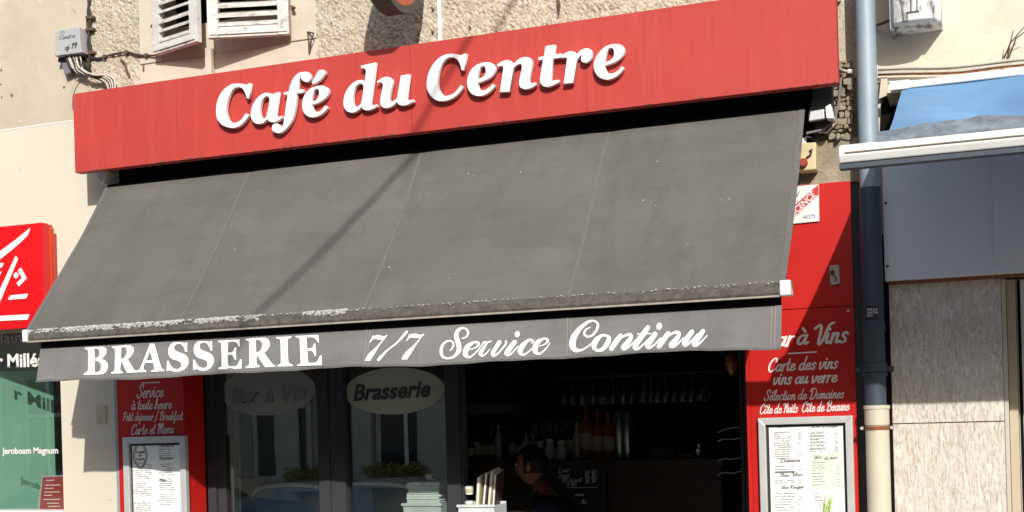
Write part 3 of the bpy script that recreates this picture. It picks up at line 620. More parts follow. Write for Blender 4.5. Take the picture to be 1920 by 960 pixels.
# menu boards (things fixed on the panels)
def words(mb, u0, u1, v, h, Y, dens=0.8, seed=None):
    u = u0
    while u < u1-1:
        wd = random.uniform(2.5, 8); 
        if random.random() < dens: 
            e = min(u1, u+wd); dv = -(u-u0)*0.025
            mb.pbox([(u, v+dv), (e, v+dv), (e, v+dv+h), (u, v+dv+h)], Y-0.0008, Y)
        u += wd+1.3
def menu_board(label, corners, fw, green=False):
    (u0, v0), (u1, v1) = corners; Y = PYF-0.03; A = P(u0, v0, Y); B = P(u1, v1, Y); x0, x1, z1 = A.x, B.x, (A.z+B.z)/2; z0 = z1-(0.56 if not green else 0.62)
    t = thing('menu_board', label, 'menu board', ((x0+x1)/2, PYF, z0), 'framed menu boards beside the door')
    MB().prism([(x0, z1), (x1, z1), (x1-fw, z1-fw), (x0+fw, z1-fw)], Y, PYF-0.0005).build('frame_bar', 'alu', t, bevel=0.003)
    MB().prism([(x0, z0), (x0+fw, z0+fw), (x1-fw, z0+fw), (x1, z0)], Y, PYF-0.0005).build('frame_bar', 'alu', t, bevel=0.003)
    MB().prism([(x0, z1), (x0+fw, z1-fw), (x0+fw, z0+fw), (x0, z0)], Y, PYF-0.0005).build('frame_bar', 'alu', t, bevel=0.003)
    MB().prism([(x1, z1), (x1, z0), (x1-fw, z0+fw), (x1-fw, z1-fw)], Y, PYF-0.0005).build('frame_bar', 'alu', t, bevel=0.003)
    MB().box(x0+fw, x1-fw, PYF-0.010, PYF-0.001, z0+fw, z1-fw).build('backing', 'ink' if not green else 'darkframe', t)
    m_ = 0.012; MB().box(x0+fw+m_, x1-fw-m_, PYF-0.012, PYF-0.0102, z0+fw, z1-fw-m_).build('menu_sheet', 'paper', t)
    return t, PYF-0.0128
mb1, Y1 = menu_board('aluminium framed menu with oval café emblem, half in shade, left of the door', ((229, 820), (346, 817)), 0.034)
b = MB()
for i in range(24):
    v = 868+i*3.6+(3 if i > 8 else 0)+(4 if i > 16 else 0)
    if i not in (9, 17): words(b, 249, 284, v, 1.0, Y1, 0.75)
for i in range(28):
    v = 838+i*4.0
    if i % 7 == 0: continue
    words(b, 296+random.uniform(0, 8), 328-random.uniform(0, 10), v, 1.0, Y1, 0.85)
b.build('printed_text', 'inkgrey', mb1, kind='stuff')
for v, s_ in ((838, 'Carte du bar'), (861, 'Pour commencer'), (903, 'Menu')): script(s_, (298, v), (327 if len(s_) > 5 else 312, v-1), 2.6, Y1, 'ink', 'heading', mb1)
# oval emblem with the cafe name
vs = []; fs = []
for rx, ry, wd in ((12.5, 23.5, 1.3), (10, 20.5, 0.8)):
    pts = [(263+rx*math.cos(a)*(1+0.06*math.cos(4*a)), 854+ry*math.sin(a)*(1+0.04*math.cos(4*a)), wd) for a in [2*math.pi*k/40 for k in range(41)]]
    ribbon(vs, fs, pts, lambda a, b_: Vector((P(a, b_, Y1).x, 0, P(a, b_, Y1).z)))
me = bpy.data.meshes.new('emblem'); me.from_pydata([tuple(v) for v in vs], [], fs); mesh_obj(me, 'emblem', 'ink', mb1, Y1-0.0005)
for s_, v in (('Café', 850), ('du', 856), ('Centre', 863)):
    text(s_, (255 if s_ != 'du' else 260, v), (271 if s_ != 'du' else 266, v-0.4), 4.5, Y1-0.0006, 'ink', 'emblem_word', mb1, bold=0.03, slant=0.2)

mb2, Y2 = menu_board('large white framed wine list with green framed box, right of the door', ((1421, 785), (1598, 778)), 0.03, True)
b = MB()
for i in range(14):
    if i != 0: words(b, 1452, 1482, 806+i*4.1, 1.1, Y2, 0.85); words(b, 1497, 1503, 806+i*4.1, 1.1, Y2, 0.6); words(b, 1519, 1550-random.uniform(0, 8), 806+i*3.0+(i % 2), 1.0, Y2, 0.85); words(b, 1566, 1572, 806+i*3.0, 1.0, Y2, 0.5)
for v in (874, 880, 901, 905, 925, 931, 936, 941, 946, 951, 956): words(b, 1453, 1490, v, 1.1, Y2, 0.8); words(b, 1498, 1503, v, 1.1, Y2, 0.6)
for v in (867, 872, 877, 882, 887, 893, 898, 903, 909): words(b, 1523, 1552-random.uniform(0, 9), v, 1.0, Y2-0.0008, 0.85); words(b, 1570, 1574, v, 1.0, Y2-0.0008, 0.6)
for v in (925, 931, 938, 946): words(b, 1528, 1542, v, 1.4, Y2, 0.8)
b.build('printed_text', 'inkgrey', mb2, kind='stuff')
MB().pbox([(1453, 884), (1490, 883), (1490, 886), (1453, 887)], Y2-0.0008, Y2).build('grey_band', 'inkgrey', mb2)
MB().pbox([(1517, 850), (1577, 847), (1578, 915), (1519, 917)], Y2-0.0006, Y2).build('green_box', 'papergreen', mb2)
for s_, a, b_ in (('Nos blancs', (1455, 802), (1495, 800)), ('Les Vins de Bourgogne', (1520, 802), (1572, 800)), ('Domaine', (1462, 867), (1500, 865)), ('Nos Vins', (1462, 894), (1504, 892)), ('Vins Rouges', (1463, 917), (1507, 915)), ('Vins', (1524, 861), (1540, 859)), ('du mois', (1545, 862), (1570, 860))):
    script(s_, a, b_, 3.2, Y2-0.0008, 'ink', 'heading', mb2, 0.14, 0.22)
vs = []; fs = []
for k in range(16):
    u = 1546+random.uniform(-3, 9); h = random.uniform(14, 44); ln = random.uniform(2, 16)
    ribbon(vs, fs, cr_open([(u, 966, 1.8), (u+ln*0.4, 966-h*0.6, 1.4), (u+ln, 966-h, 0.4)], 4), lambda a, b_, k=k: Vector((P(a, b_, Y2).x, -0.0002*k, P(a, b_, Y2).z)))
me = bpy.data.meshes.new('grass_drawing'); me.from_pydata([tuple(v) for v in vs], [], fs); mesh_obj(me, 'grass_drawing', 'grassink', mb2, Y2-0.0003)

# licence plate
lc = thing('licence_plate', 'white enamel plate with red diagonal band reading LICENCE', 'plate', P(1510, 416, -0.03))
LY = PYF-0.012
MB().pbox([(1484, 350), (1535, 345), (1536, 415), (1474, 421)], LY, PYF-0.003).build('plate', 'enamel', lc, bevel=0.003)
MB().pbox([(1474, 399), (1534, 346), (1535, 364), (1485, 411), (1475, 419)], LY-0.0012, LY-0.0002).build('band', 'inkred', lc)
# LICENCE runs up along the band
me = text_mesh('LICENCE', 0.02); xs = [v.co.x for v in me.vertices]; x0, x1 = min(xs), max(xs)
A = P(1487, 407.5, LY); B = P(1530, 367, LY); T = P(1479.5, 398, LY)
for v in me.vertices: q = A+(B-A)*((v.co.x-x0)/(x1-x0))+(T-A)*(v.co.y/0.729); v.co = (q.x, 0, q.z)
mesh_obj(me, 'lettering', 'enamel', lc, LY-0.0018)
text('IV', (1486, 370), (1500, 369), 11, LY, 'inkgrey', 'lettering', lc, lift=0.0015)
text('21', (1488, 382), (1496, 381), 6, LY, 'inkgrey', 'lettering', lc, lift=0.0015)
text('40275', (1506, 411), (1529, 408), 7, LY, 'inkblue', 'lettering', lc, lift=0.0015)

# yellow emergency switch
es = thing('emergency_switch', 'pale yellow switch box with red button, half hidden by the awning edge', 'switch', P(1512, 322, -0.02))
MB().pbox([(1501, 268), (1530, 266), (1530, 318), (1495, 321)], -0.09, -0.012).build('casing', 'yellow', es, bevel=0.006)
c = P(1507, 306, -0.09); MB().lathe((c.x, -0.089, c.z), [(0.018, 0), (0.018, 0.018), (0.014, 0.024)], 18, 'y').build('button', 'redknob', es, smooth='auto')
MB().tube([P(1512, 296, -0.095), P(1520, 290, -0.1), P(1522, 280, -0.095), P(1518, 283, -0.095)], 0.004).build('key_hook', 'cableblack', es)
c = P(1507, 264, -0.05); MB().lathe((c.x, -0.05, c.z-0.012), [(0.011, 0), (0.011, 0.022)], 12).build('gland', 'white', es)
# key switch plate
ks = thing('key_switch', 'small steel key switch plate on the shaded part of the red panel', 'switch', P(1564, 533, -0.03))
MB().pbox([(1554.5, 498), (1573, 496), (1575, 532), (1556.5, 534.5)], PYF-0.012, PYF-0.003).build('plate', 'steel', ks, bevel=0.002)
c = P(1561, 511, PYF-0.012); MB().lathe((c.x, PYF-0.012, c.z), [(0.009, 0), (0.009, 0.008), (0.004, 0.008)], 12, 'y').build('lock', 'cableblack', ks)
MB().tube([P(1564, 516, PYF-0.016), P(1568, 522, PYF-0.02), P(1566, 527, PYF-0.016)], 0.0025).build('key', 'cableblack', ks)
for u, v in ((1558, 501), (1571, 500), (1572, 529), (1559, 531)):
    c = P(u, v, PYF-0.013); MB().lathe((c.x, PYF-0.0122, c.z), [(0.0025, 0), (0.0015, 0.0015)], 8, 'y').build('screw', 'cableblack', ks)

# ================================================================ SHOP FRONT (frames, panes)
FY0, FY1 = 0.12, 0.20
sf = thing('shop_front', 'dark grey glazed café front with two windows and an open doorway', 'shop front', (-2.5, 0.15, 0.2))
def post(u0, u1, y0=FY0, y1=FY1, nm='post', m='darkframe', top=2.45):
    a = P(u0, 850, y0).x; b_ = P(u1, 850, y0).x; return MB().box(a, b_, y0, y1, 0.2, top).build(nm, m, sf, bevel=0.003), a, b_
_, p1a, p1b = post(387.5, 403, 0.13); _, p2a, p2b = post(404, 421, 0.15)
_, p3a, p3b = post(596, 617); _, p4a, p4b = post(618.5, 646, 0.125)
_, p5a, p5b = post(836.5, 862); _, p6a, p6b = post(863, 868, 0.14)
_, p7a, p7b = post(1397, 1404, 0.05); _, p8a, p8b = post(1389, 1396, 0.13)
GZ = 0.165
MB().box(p2b, p3a, GZ, GZ+0.006, 0.3, 2.33).build('window_pane', 'glass', sf); MB().box(p4b, p5a, GZ, GZ+0.006, 0.3, 2.33).build('window_pane', 'glass', sf)
MB().box(p2b, p3a, FY0+0.01, FY1, 0.2, 0.3).build('bottom_rail', 'darkframe', sf); MB().box(p4b, p5a, FY0+0.01, FY1, 0.2, 0.3).build('bottom_rail', 'darkframe', sf)
MB().box(p1a, p6b, 0.128, 0.20, 2.452, 2.53).build('top_rail', 'darkframe', sf)
def oval(cu, cv, ru, rv, nm, txt, a, b_, h, m):
    Y = GZ-0.002; lp = [P(cu+ru*math.cos(t), cv+rv*math.sin(t)-ru*math.cos(t)*0.035, Y) for t in [2*math.pi*k/48 for k in range(48)]]
    mn, mx = (p2b, p3a) if cu < 640 else (p4b, p5a)
    o = mesh_obj(fill_mesh('oval_sticker', [[(min(mx-0.002, max(mn+0.002, p.x)), p.z) for p in lp]], 0.001), 'oval_sticker', 'frost' if cu > 640 else 'frostfaint', sf, Y)
    o['label'] = 'frosted oval window sticker lettered ' + txt
    me = text_mesh(txt, 0.03); xs = [v.co.x for v in me.vertices]; x0, x1 = min(xs), max(xs); A, bx, bz = frame_map(a, b_, h, Y)
    for v in me.vertices: fz = v.co.y/0.729; q = A+bx*((v.co.x-x0)/(x1-x0))+bz*fz+bx.normalized()*(0.25*fz*bz.length); v.co = (q.x, 0, q.z)
    mesh_obj(me, 'oval_lettering', m, o, Y-0.003)
oval(503, 733, 89, 46, 'a', 'Bar à Vin', (434, 757), (574, 749), 29, 'inkgrey')
oval(740, 733, 94, 44, 'b', 'Brasserie', (663, 751), (806, 743), 31, 'ink')

# ================================================================ BIG SIGN
sg = thing('cafe_sign', 'long red fascia sign with white raised letters Café du Centre', 'sign', (-2.5, SY, 3.2))
sx0 = P(139, 250, SY).x; sx1 = P(1569.5, 80, SY).x; sz0 = P(960, 226.7, SY).z; sz1 = P(960, 56.5, SY).z; sxm = P(773, 255, SY).x
for a, b_ in ((sx0, sxm-0.001), (sxm+0.001, sx1)):
    MB().box(a, b_, SY, SY+0.003, sz0, sz1).build('face_sheet', 'signred', sg)
MB().box(sx0, sx1, SY+0.003, SY+0.05, sz0-0.001, sz0+0.004).box(sx0, sx1, SY+0.003, SY+0.21, sz1-0.004, sz1).box(sx0, sx0+0.003, SY+0.003, SY+0.05, sz0, sz1).box(sx1-0.003, sx1, SY+0.003, SY+0.05, sz0, sz1).build('return_edge', 'signred', sg)
b = MB(); x = sx0+0.02
while x < sx1-0.02:
    l_ = random.uniform(0.004, 0.03)
    if noise.noise(Vector((x*3, 1, 0)))+0.5*noise.noise(Vector((x*12, 1, 0))) > 0.0: b.box(x, x+l_, SY-0.0006, SY+0.0005, sz0, sz0+random.uniform(0.002, 0.009))
    x += l_+random.uniform(0.002, 0.02)
b.build('worn_edge', 'chip', sg, kind='stuff')
for f_ in (0.03, 0.5, 0.97):
    x_ = sx0+(sx1-sx0)*f_; MB().box(x_-0.015, x_+0.015, SY+0.06, 0.0, sz1-0.06, sz1-0.03).build('bracket', 'darkframe', sg)
LET = [
 ('C', 400, 140, 8, ['520,130* 558,128* 534,355* 500,354* 485,300 450,225 410,192 360,186 300,213 250,290 210,390 188,500 193,590 225,670 265,715 310,722 360,710 420,670 465,610 487,578* 530,600* 500,660 440,730 370,780 290,798 200,785 120,745 65,680 42,600 40,500 60,390 110,280 180,200 260,150 340,132 420,135 480,148 506,150*']),
 ('a', 460, 140, 8, ['503,258* 402,292* 370,278 320,270 250,290 180,345 120,430 85,530 80,600 95,670 140,725 200,738 260,725 310,685 328,660* 345,690 390,712 450,705 500,680 555,650* 548,618* 510,630 480,627 452,600*', '325,320 280,342 240,410 217,500 218,570 232,635 265,658 310,635* 338,520 358,400 352,345']),
 ('f', 500, 120, 6.857, ['430,107 490,98 540,110 562,150 560,195 530,228 500,230 465,215 445,190 430,155* 392,330* 462,322* 469,345* 465,368* 385,378* 370,540 345,660 310,750 250,830 190,878 140,888 90,870 65,830 75,785 110,765 150,772 175,800 192,842* 215,760 235,620 262,440 268,393* 220,395* 218,365* 283,350* 295,290 330,200 380,137']),
 ('é', 550, 120, 8, ['375,100 420,85 465,95 477,130 455,175 400,235 320,292 290,297 277,275 310,215', '475,620* 518,648* 480,700 400,765 310,798 230,790 165,740 135,660 135,560 170,460 240,380 330,335 420,322 490,342 525,385 522,440 490,500 410,560 330,595 275,605* 283,655 310,700 350,718 400,705 440,670', '345,370 375,385 385,430 375,490 340,540 268,567* 278,500 300,420 322,382']),
 ('d', 635, 105, 8, ['556,96* 330,145* 332,178* 365,180 395,195 408,225 400,300 388,380* 350,360 300,362 230,390 160,455 100,550 72,660 75,750 115,820 180,848 240,842 300,805 340,762* 370,800 430,815 500,795 577,758* 572,725* 540,735 505,735 474,715*', '325,412 360,430 372,470 355,600 335,710* 290,755 255,755 222,720 212,650 220,560 250,470 290,425']),
 ('u', 700, 115, 8, ['540,192* 412,212* 355,550* 310,590 275,603 243,585 240,550 262,430 285,330 280,268 240,238 185,232 120,255 55,300* 60,325* 110,315 135,330 140,380 110,520 100,600 115,665 165,700 240,690 310,650 352,602* 375,640 420,662 490,655 560,625 605,605* 600,572* 560,580 520,580 494,560*']),
 ('C', 795, 90, 8, ['600,85* 632,85* 600,330* 558,330* 545,260 505,180 450,145 390,140 330,165 270,240 225,350 205,470 212,580 250,670 310,715 380,708 450,675 510,610 545,555* 587,577* 550,640 480,715 390,770 290,795 190,785 110,730 60,650 40,560 50,430 95,310 160,210 250,130 350,92 440,87 510,98 558,110*']),
 ('e', 870, 90, 8, ['428,537* 463,555* 440,600 370,665 290,710 200,718 120,690 65,620 45,530 55,430 110,320 200,245 300,215 390,218 450,250 468,300 460,360 410,430 320,480 200,522* 218,590 250,628 300,632 350,610 400,570', '290,268 315,290 325,340 310,400 270,440 193,472* 210,400 235,310 262,277']),
 ('n', 925, 90, 8, ['58,242* 120,205 190,182 250,190 285,215 297,245* 350,190 420,145 490,133 550,150 580,200 575,280 550,400 536,490 560,525 600,525 630,515* 640,545* 590,585 520,612 460,615 405,590 385,540 390,470 420,330 425,270 410,240 370,245 320,280 298,305* 240,655* 95,660* 148,310 145,280 120,268 60,280*']),
 ('t', 1000, 75, 8, ['182,90* 328,70* 308,215* 415,202* 413,262* 298,276* 262,595* 285,612 330,600 380,595* 385,632* 310,670 230,700 160,695 115,660 97,610 105,530 145,295* 75,300* 75,258* 158,240*']),
 ('r', 1040, 75, 8, ['335,217* 380,160 440,130 500,125 550,155 560,220 545,280 505,325 450,340 405,320 392,280 408,222* 370,250 330,302* 276,640* 132,655* 182,290 170,262 97,270* 100,225* 180,185 240,165 300,180']),
 ('e', 1100, 70, 8, ['525,432* 560,455* 530,505 450,580 360,625 280,632 190,600 130,530 105,440 120,340 180,230 270,145 370,105 460,100 530,120 563,170 560,240 510,310 420,370 340,400 268,422* 285,480 310,525 360,542 420,530 470,495 500,460', '365,155 400,180 410,240 395,300 350,345 268,377* 285,290 310,200 335,165']),
]
LTH, LOFF = 0.022, 0.012
for nm, ox, oy, sc, loops in LET:
    fy_ = SY-LOFF-LTH
    lps = [[(q.x, q.z) for q in (P(u, v, fy_) for u, v in smooth_closed(outline(s, ox, oy, sc)))] for s in loops]
    me = fill_mesh('letter', lps, LTH, 0.0012)
    mesh_obj(me, 'letter', 'letter', sg, SY-LOFF)
    x_ = sum(p[0] for p in lps[0])/len(lps[0]); z_ = sum(p[1] for p in lps[0])/len(lps[0])

# ================================================================ AWNING
aw = thing('cafe_awning', 'large charcoal canvas awning with lettered valance over the café', 'awning', (-2.55, -0.1, 2.0))
ax0, ax1 = -4.345, -0.803
B0 = Vector((0, -0.722, 2.385)); T0 = B0 + (Vector((0, -0.03, 3.262))-B0)*0.89
dirn = (B0-T0).normalized(); nf = Vector((0, dirn.z, -dirn.y)); nf = nf if nf.y < 0 else -nf
L = (B0-T0).length
SEAMC = (-3.49, -2.56, -1.65)
def fab(x, s):
    """point of the canvas; s 0..1 down the slope; slight sag and ripples"""
    sag = -0.016*math.sin(math.pi*s) + 0.006*math.sin(x*3.1+s*2)*math.sin(math.pi*s) + (0.006*noise.noise(Vector((x*5, s*2.2, 0))) + 0.0022*noise.noise(Vector((x*17+s*6, s*5, 3))))*min(1, s*6)*min(1, (1-s)*9)
    for xs_ in SEAMC: sag += -0.0035*math.exp(-((x-xs_)/0.05)**2)*min(1, (1-s)*8)
    p = T0.lerp(B0, s) + nf*sag; return Vector((x, p.y, p.z))
seams = [ax0, PP(455, 330, T0, nf).x, PP(785, 283, T0, nf).x, PP(1143, 238, T0, nf).x, ax1]
seamb = [ax0, PP(346, 600, T0, nf).x, PP(690, 575, T0, nf).x, PP(1066, 560, T0, nf).x, ax1]
seamx = [(a+b_)/2 for a, b_ in zip(seams, seamb)]
print('SEAMS', seams, seamb)
for k in range(4):
    b = MB(); a_, e_ = seamx[k], seamx[k+1]; nx, ns = 40, 40
    if k == 0: a_ += 0
    for layer, off in ((0, 0.0), (1, -0.0015)):
        for j in range(ns+1):
            for i in range(nx+1): p = fab(a_+(e_-a_)*i/nx, j/ns)+nf*off; b.v.append(p)
    for layer in (0, 1):
        o_ = layer*(nx+1)*(ns+1)
        for j in range(ns):
            for i in range(nx): q = o_+j*(nx+1)+i; b.f.append((q, q+1, q+nx+2, q+nx+1))
    b.build('canvas_panel', 'awning', aw, smooth=True)
def strip(x, w_, m, nm, off):
    b = MB(); n = 30
    for j in range(n+1):
        s = j/n
        b.v.append(fab(x-w_/2, s)+nf*off); b.v.append(fab(x+w_/2, s)+nf*off); b.v.append(fab(x-w_/2, s)+nf*0.0002); b.v.append(fab(x+w_/2, s)+nf*0.0002)
    for j in range(n): q = j*4; b.f += [(q, q+1, q+5, q+4), (q, q+2, q+6, q+4), (q+1, q+3, q+7, q+5)]
    return b.build(nm, m, aw)
for x in seamx[1:4]:
    strip(x, 0.016, 'seam', 'seam', 0.0010); strip(x-0.0075, 0.0016, 'stitch', 'stitch_line', 0.0016); strip(x+0.0075, 0.0016, 'stitch', 'stitch_line', 0.0024)
for x in (ax0+0.012, ax1-0.012): strip(x, 0.022, 'seam', 'hem', 0.0016); strip(x+(0.010 if x < -2 else -0.010), 0.0022, 'stitch', 'stitch_line', 0.0024)
b = MB()
for u, v, r_ in ((877, 323, 2), (886, 326, 1.2), (975, 320, 1.8), (893, 338, 1.2), (1205, 371, 2), (1228, 380, 1.4), (1232, 300, 1.6), (1340, 335, 1.3), (1350, 368, 1.6), (1366, 366, 1.8), (728, 497, 2.2), (731, 505, 1.2), (437, 462, 1.8), (667, 480, 1.3), (1052, 318, 1), (604, 553, 1.4), (1130, 330, 1.2), (1288, 452, 1.3), (840, 520, 1.2), (300, 470, 1.1), (1415, 300, 1.2), (540, 390, 1), (1100, 470, 1.1)):
    q0 = PP(u, v, T0, nf); s_ = (T0.z-q0.z)/(T0.z-B0.z); ex = Vector((1, 0, 0)); ey = dirn; k0 = len(b.v); c0 = fab(q0.x, s_)+nf*0.0016; rr_ = r_*0.0016
    b.v.append(c0+nf*0.001)
    for k in range(9): a_ = 2*math.pi*k/9; w_ = rr_*random.uniform(.6, 1.3); b.v.append(c0+ex*math.cos(a_)*w_+ey*math.sin(a_)*w_*1.5-nf*0.001)
    for k in range(9): b.f.append((k0, k0+1+k, k0+1+(k+1) % 9))
b.build('bird_droppings', 'crust', aw, kind='stuff')
# front bar
bz1 = B0.z; byc = B0.y
prof = [(-0.762+0.03, bz1+0.010), (-0.752, bz1-0.004), (-0.757, bz1-0.030), (-0.752, bz1-0.040), (-0.715, bz1-0.044), (-0.700, bz1-0.02), (-0.705, bz1+0.004)]
bx0, bx1 = P(57, 636, -0.74).x, P(1463, 552, -0.74).x
MB().add([(bx0, y, z) for y, z in prof]+[(bx1, y, z) for y, z in prof], [tuple(range(7)), tuple(range(13, 6, -1))]+[(i, i+7, (i+1) % 7+7, (i+1) % 7) for i in range(7)]).build('front_bar', 'bar', aw, bevel=0.002)
for a, e in ((bx0-0.030, bx0-0.001), (bx1+0.001, bx1+0.042)):
    MB().box(a, e, -0.763, -0.705, bz1-0.043, bz1+0.014).build('end_cap', 'white', aw, bevel=0.005)
MB().box(bx0, bx1, -0.762, -0.752, bz1-0.047, bz1-0.040).build('bar_lip', 'barlip', aw)
# white flaking crust along the top of the bar: heavier to the left
b = MB(); x = bx0+0.03
while x < bx1-0.02:
    f_ = (x-bx0)/(bx1-bx0); heavy = 1.0 if f_ < 0.36 else (0.95 if 0.42 < f_ < 0.48 else 0.30)
    n_ = noise.noise(Vector((x*6, 0, 0)))
    if random.random() < heavy*(0.9+n_*0.7):
        for _ in range((6 if noise.noise(Vector((x*11, 5, 0))) > -0.22 else 1) if heavy > 0.5 else 1):
            r_ = random.uniform(0.0022, 0.0068)*(1.0 if heavy > .5 else 0.65); t_ = random.random(); zz = bz1+0.013-0.020*t_*t_*(1 if heavy > .5 else 0.5)*(1+0.6*noise.noise(Vector((x*30, 0, 2)))); yy = -0.734-0.020*min(1, t_*1.3); c = Vector((x+random.uniform(-0.004, 0.004), yy, zz)); base = len(b.v)
            for dx, dy, dz in ((1.5, 0, 0.1), (-1.4, 0, -0.1), (0.1, 0, 0.9), (-0.1, 0, -0.8), (0, -0.5, 0.1), (0, 0.5, 0)): b.v.append(c+Vector((dx*r_*random.uniform(.6, 1.3), dy*r_, dz*r_*random.uniform(.6, 1.2))))
            for q in ((0, 2, 4), (2, 1, 4), (1, 3, 4), (3, 0, 4), (0, 5, 2), (2, 5, 1), (1, 5, 3), (3, 5, 0)): b.f.append(tuple(base+k for k in q))
    x += 0.0042
b.build('flaking_crust', 'crust', aw, kind='stuff')
# valance
VT = Vector((0, -0.712, P(700, 617, -0.712).z)); VB = Vector((0, -0.750, P(760, 685, -0.75).z))
print('VAL', VT, VB, [P(u, v, -0.712).z for u, v in ((75, 655), (1465, 572))], [P(u, v, -0.75).z for u, v in ((62, 714), (1465, 652))])
nv = Vector((0, (VB-VT).z, -(VB-VT).y)).normalized(); nv = nv if nv.y < 0 else -nv
vx0 = P(70, 690, -0.735).x; vx1 = P(1465, 615, -0.735).x
def wave(x, z):
    s = (VT.z-z)/(VT.z-VB.z); return (0.010*math.sin(x*5.0+0.6)+0.007*math.sin(x*11.7)+0.003*math.sin(x*23))*max(0, s)
def vaz(x): return 0.004*math.sin(x*4.2+1)+0.003*math.sin(x*9)+0.0012*math.sin(x*31)
b = MB(); nx, nz = 260, 10
for layer, off in ((0, 0), (1, -0.0015)):
    for j in range(nz+1):
        s = j/nz
        for i in range(nx+1):
            x = vx0+(vx1-vx0)*i/nx; p = VT.lerp(VB, s); z = p.z + vaz(x)*s; b.v.append(Vector((x, p.y-wave(x, p.z), z))+nv*off)
for layer in (0, 1):
    o_ = layer*(nx+1)*(nz+1)
    for j in range(nz):
        for i in range(nx): q = o_+j*(nx+1)+i; b.f.append((q, q+1, q+nx+2, q+nx+1))
b.build('valance', 'valance', aw, smooth=True)
MB().box(vx0+0.002, vx1-0.002, -0.708, -0.704, VT.z-0.004, bz1-0.03).build('keder_gap_shade', 'black', aw)  # strip added to close the gap, its shade put in as black
b = MB()
for i in range(nx+1):
    x = vx0+(vx1-vx0)*i/nx; z = VB.z+vaz(x)
    b.v += [Vector((x, VB.y-wave(x, VB.z)-0.0025, z+0.008)), Vector((x, VB.y-wave(x, VB.z)-0.0035, z-0.001)), Vector((x, VB.y-wave(x, VB.z)+0.003, z-0.001))]
for i in range(nx): q = i*3; b.f += [(q, q+1, q+4, q+3), (q+1, q+2, q+5, q+4)]
b.build('valance_hem', 'seam', aw)
for x in (P(353, 670, -0.73).x, P(689, 650, -0.73).x, P(1066, 630, -0.73).x, P(1450, 610, -0.73).x):
    for dx in (-0.007, 0.007):
        b = MB()
        for j in range(9):
            p = VT.lerp(VB, j/8); yy = p.y-wave(x+dx, p.z)-0.002; b.v += [Vector((x+dx-0.001, yy, p.z)), Vector((x+dx+0.001, yy, p.z))]
        for j in range(8): b.f.append((2*j, 2*j+1, 2*j+3, 2*j+2))
        b.build('stitch_line', 'barlip', aw)
# lettering on the valance, printed: follows the cloth
def on_val(u, v, k=0):
    p = PP(u, v, VT, nv); return Vector((p.x, p.y-wave(p.x, p.z)-0.0028-0.0003*k, p.z))
def val_fill(loops2d):
    me = fill_mesh('letter', loops2d, 0.0); return me
def val_letter(loops):
    W = []
    for lp in loops:
        q = [PP(u, v, VT, nv) for u, v in lp]; W.append([(a.x, a.z) for a in q])
    me = fill_mesh('letter', W, 0.0)
    for v in me.vertices:
        x, z = v.co.x, v.co.z; y = VT.y+(VT.z-z)/(VT.z-VB.z)*(VB.y-VT.y); v.co = (x, y-wave(x, z)-0.0028, z)
    mesh_obj(me, 'letter', 'letterprint', aw, 0.0)
M['letterprint'] = mat('white printed lettering', (0.80, 0.81, 0.80), 0.7, 0.02, 10, spec=0.3)
S_ = '495,205* 498,380* 465,382* 440,310 395,250 345,238 290,255 272,300 285,350 350,385 440,420 500,470 525,540 510,620 450,700 360,740 280,738 205,708* 180,728* 152,730* 155,542* 185,545* 210,610 260,670 320,692 380,675 405,620 385,570 320,535 240,510 185,450 165,370 180,280 235,220 310,207 390,210 440,222*'
VL = [
 (150, 620, 9.6, ['95,305* 400,288 450,300 482,350 470,420 420,480 380,515* 440,530 490,580 500,640 475,720 410,775 300,797* 60,795* 65,765* 110,745 135,710 145,600 150,400 145,355 125,340 95,328*', '262,325* 310,325 345,350 352,410 325,470 265,505*', '262,545* 310,548 355,580 370,640 350,710 305,745 260,745 250,735*']),
 (150, 620, 9.6, ['580,285* 870,262 940,275 982,340 965,420 920,480 880,515* 1000,690 1020,712 1060,722* 1062,755* 875,758* 755,545* 745,690 760,725 795,740* 795,768* 560,775* 560,745* 600,735 625,700 632,550 638,360 625,325 585,310*', '752,300* 800,300 845,330 852,400 825,470 780,500 748,505*']),
 (150, 620, 9.6, ['1265,235* 1345,232* 1480,620 1510,680 1555,705* 1555,730* 1318,742* 1318,715* 1360,700 1372,680* 1345,580* 1200,580* 1175,660 1185,700 1225,718* 1228,745* 1063,753* 1062,722* 1100,700 1130,640 1190,460 1250,290', '1275,370* 1330,530* 1220,540*']),
 (300, 620, 9.6, [S_]), (300+447/9.6, 620-21/9.6, 9.6, [S_]),
 (300, 620, 9.6, ['1050,182* 1440,155* 1440,285* 1418,285* 1390,230 1340,200 1290,198 1230,205* 1228,390* 1280,390 1320,370 1345,320 1360,295* 1380,300* 1378,520* 1350,520* 1330,470 1290,435 1230,440* 1235,600 1260,638 1380,635 1410,600 1450,520* 1475,512* 1475,680* 1050,697* 1050,665* 1085,655 1108,630 1112,400 1105,230 1090,215 1050,205*']),
 (450, 610, 9.6, ['105,245* 400,222 490,235 535,290 535,370 490,450 435,490* 570,680 600,705 630,718* 628,745* 445,752* 300,525* 298,680 310,705 350,725* 350,752* 108,770* 110,740* 145,725 168,690 172,500 172,310 160,285 105,268*', '290,265* 345,265 395,310 398,380 370,450 330,478 292,478*']),
 (450, 610, 9.6, ['655,212* 930,197* 925,222 880,240 860,270 860,640 880,685 930,705* 930,732* 665,742* 668,712* 710,700 728,670 730,290 715,250 655,238*']),
 (450, 610, 9.6, ['1000,192* 1415,170* 1422,305* 1395,308* 1370,265 1320,222 1200,218* 1198,415* 1260,410 1300,385 1325,325* 1352,322* 1355,550* 1325,550* 1300,480 1260,458 1200,462* 1205,640 1225,672 1340,665 1370,640 1430,540* 1460,540* 1458,715* 1010,730* 1012,705* 1055,690 1070,660 1072,280 1060,235 1000,215*']),
]
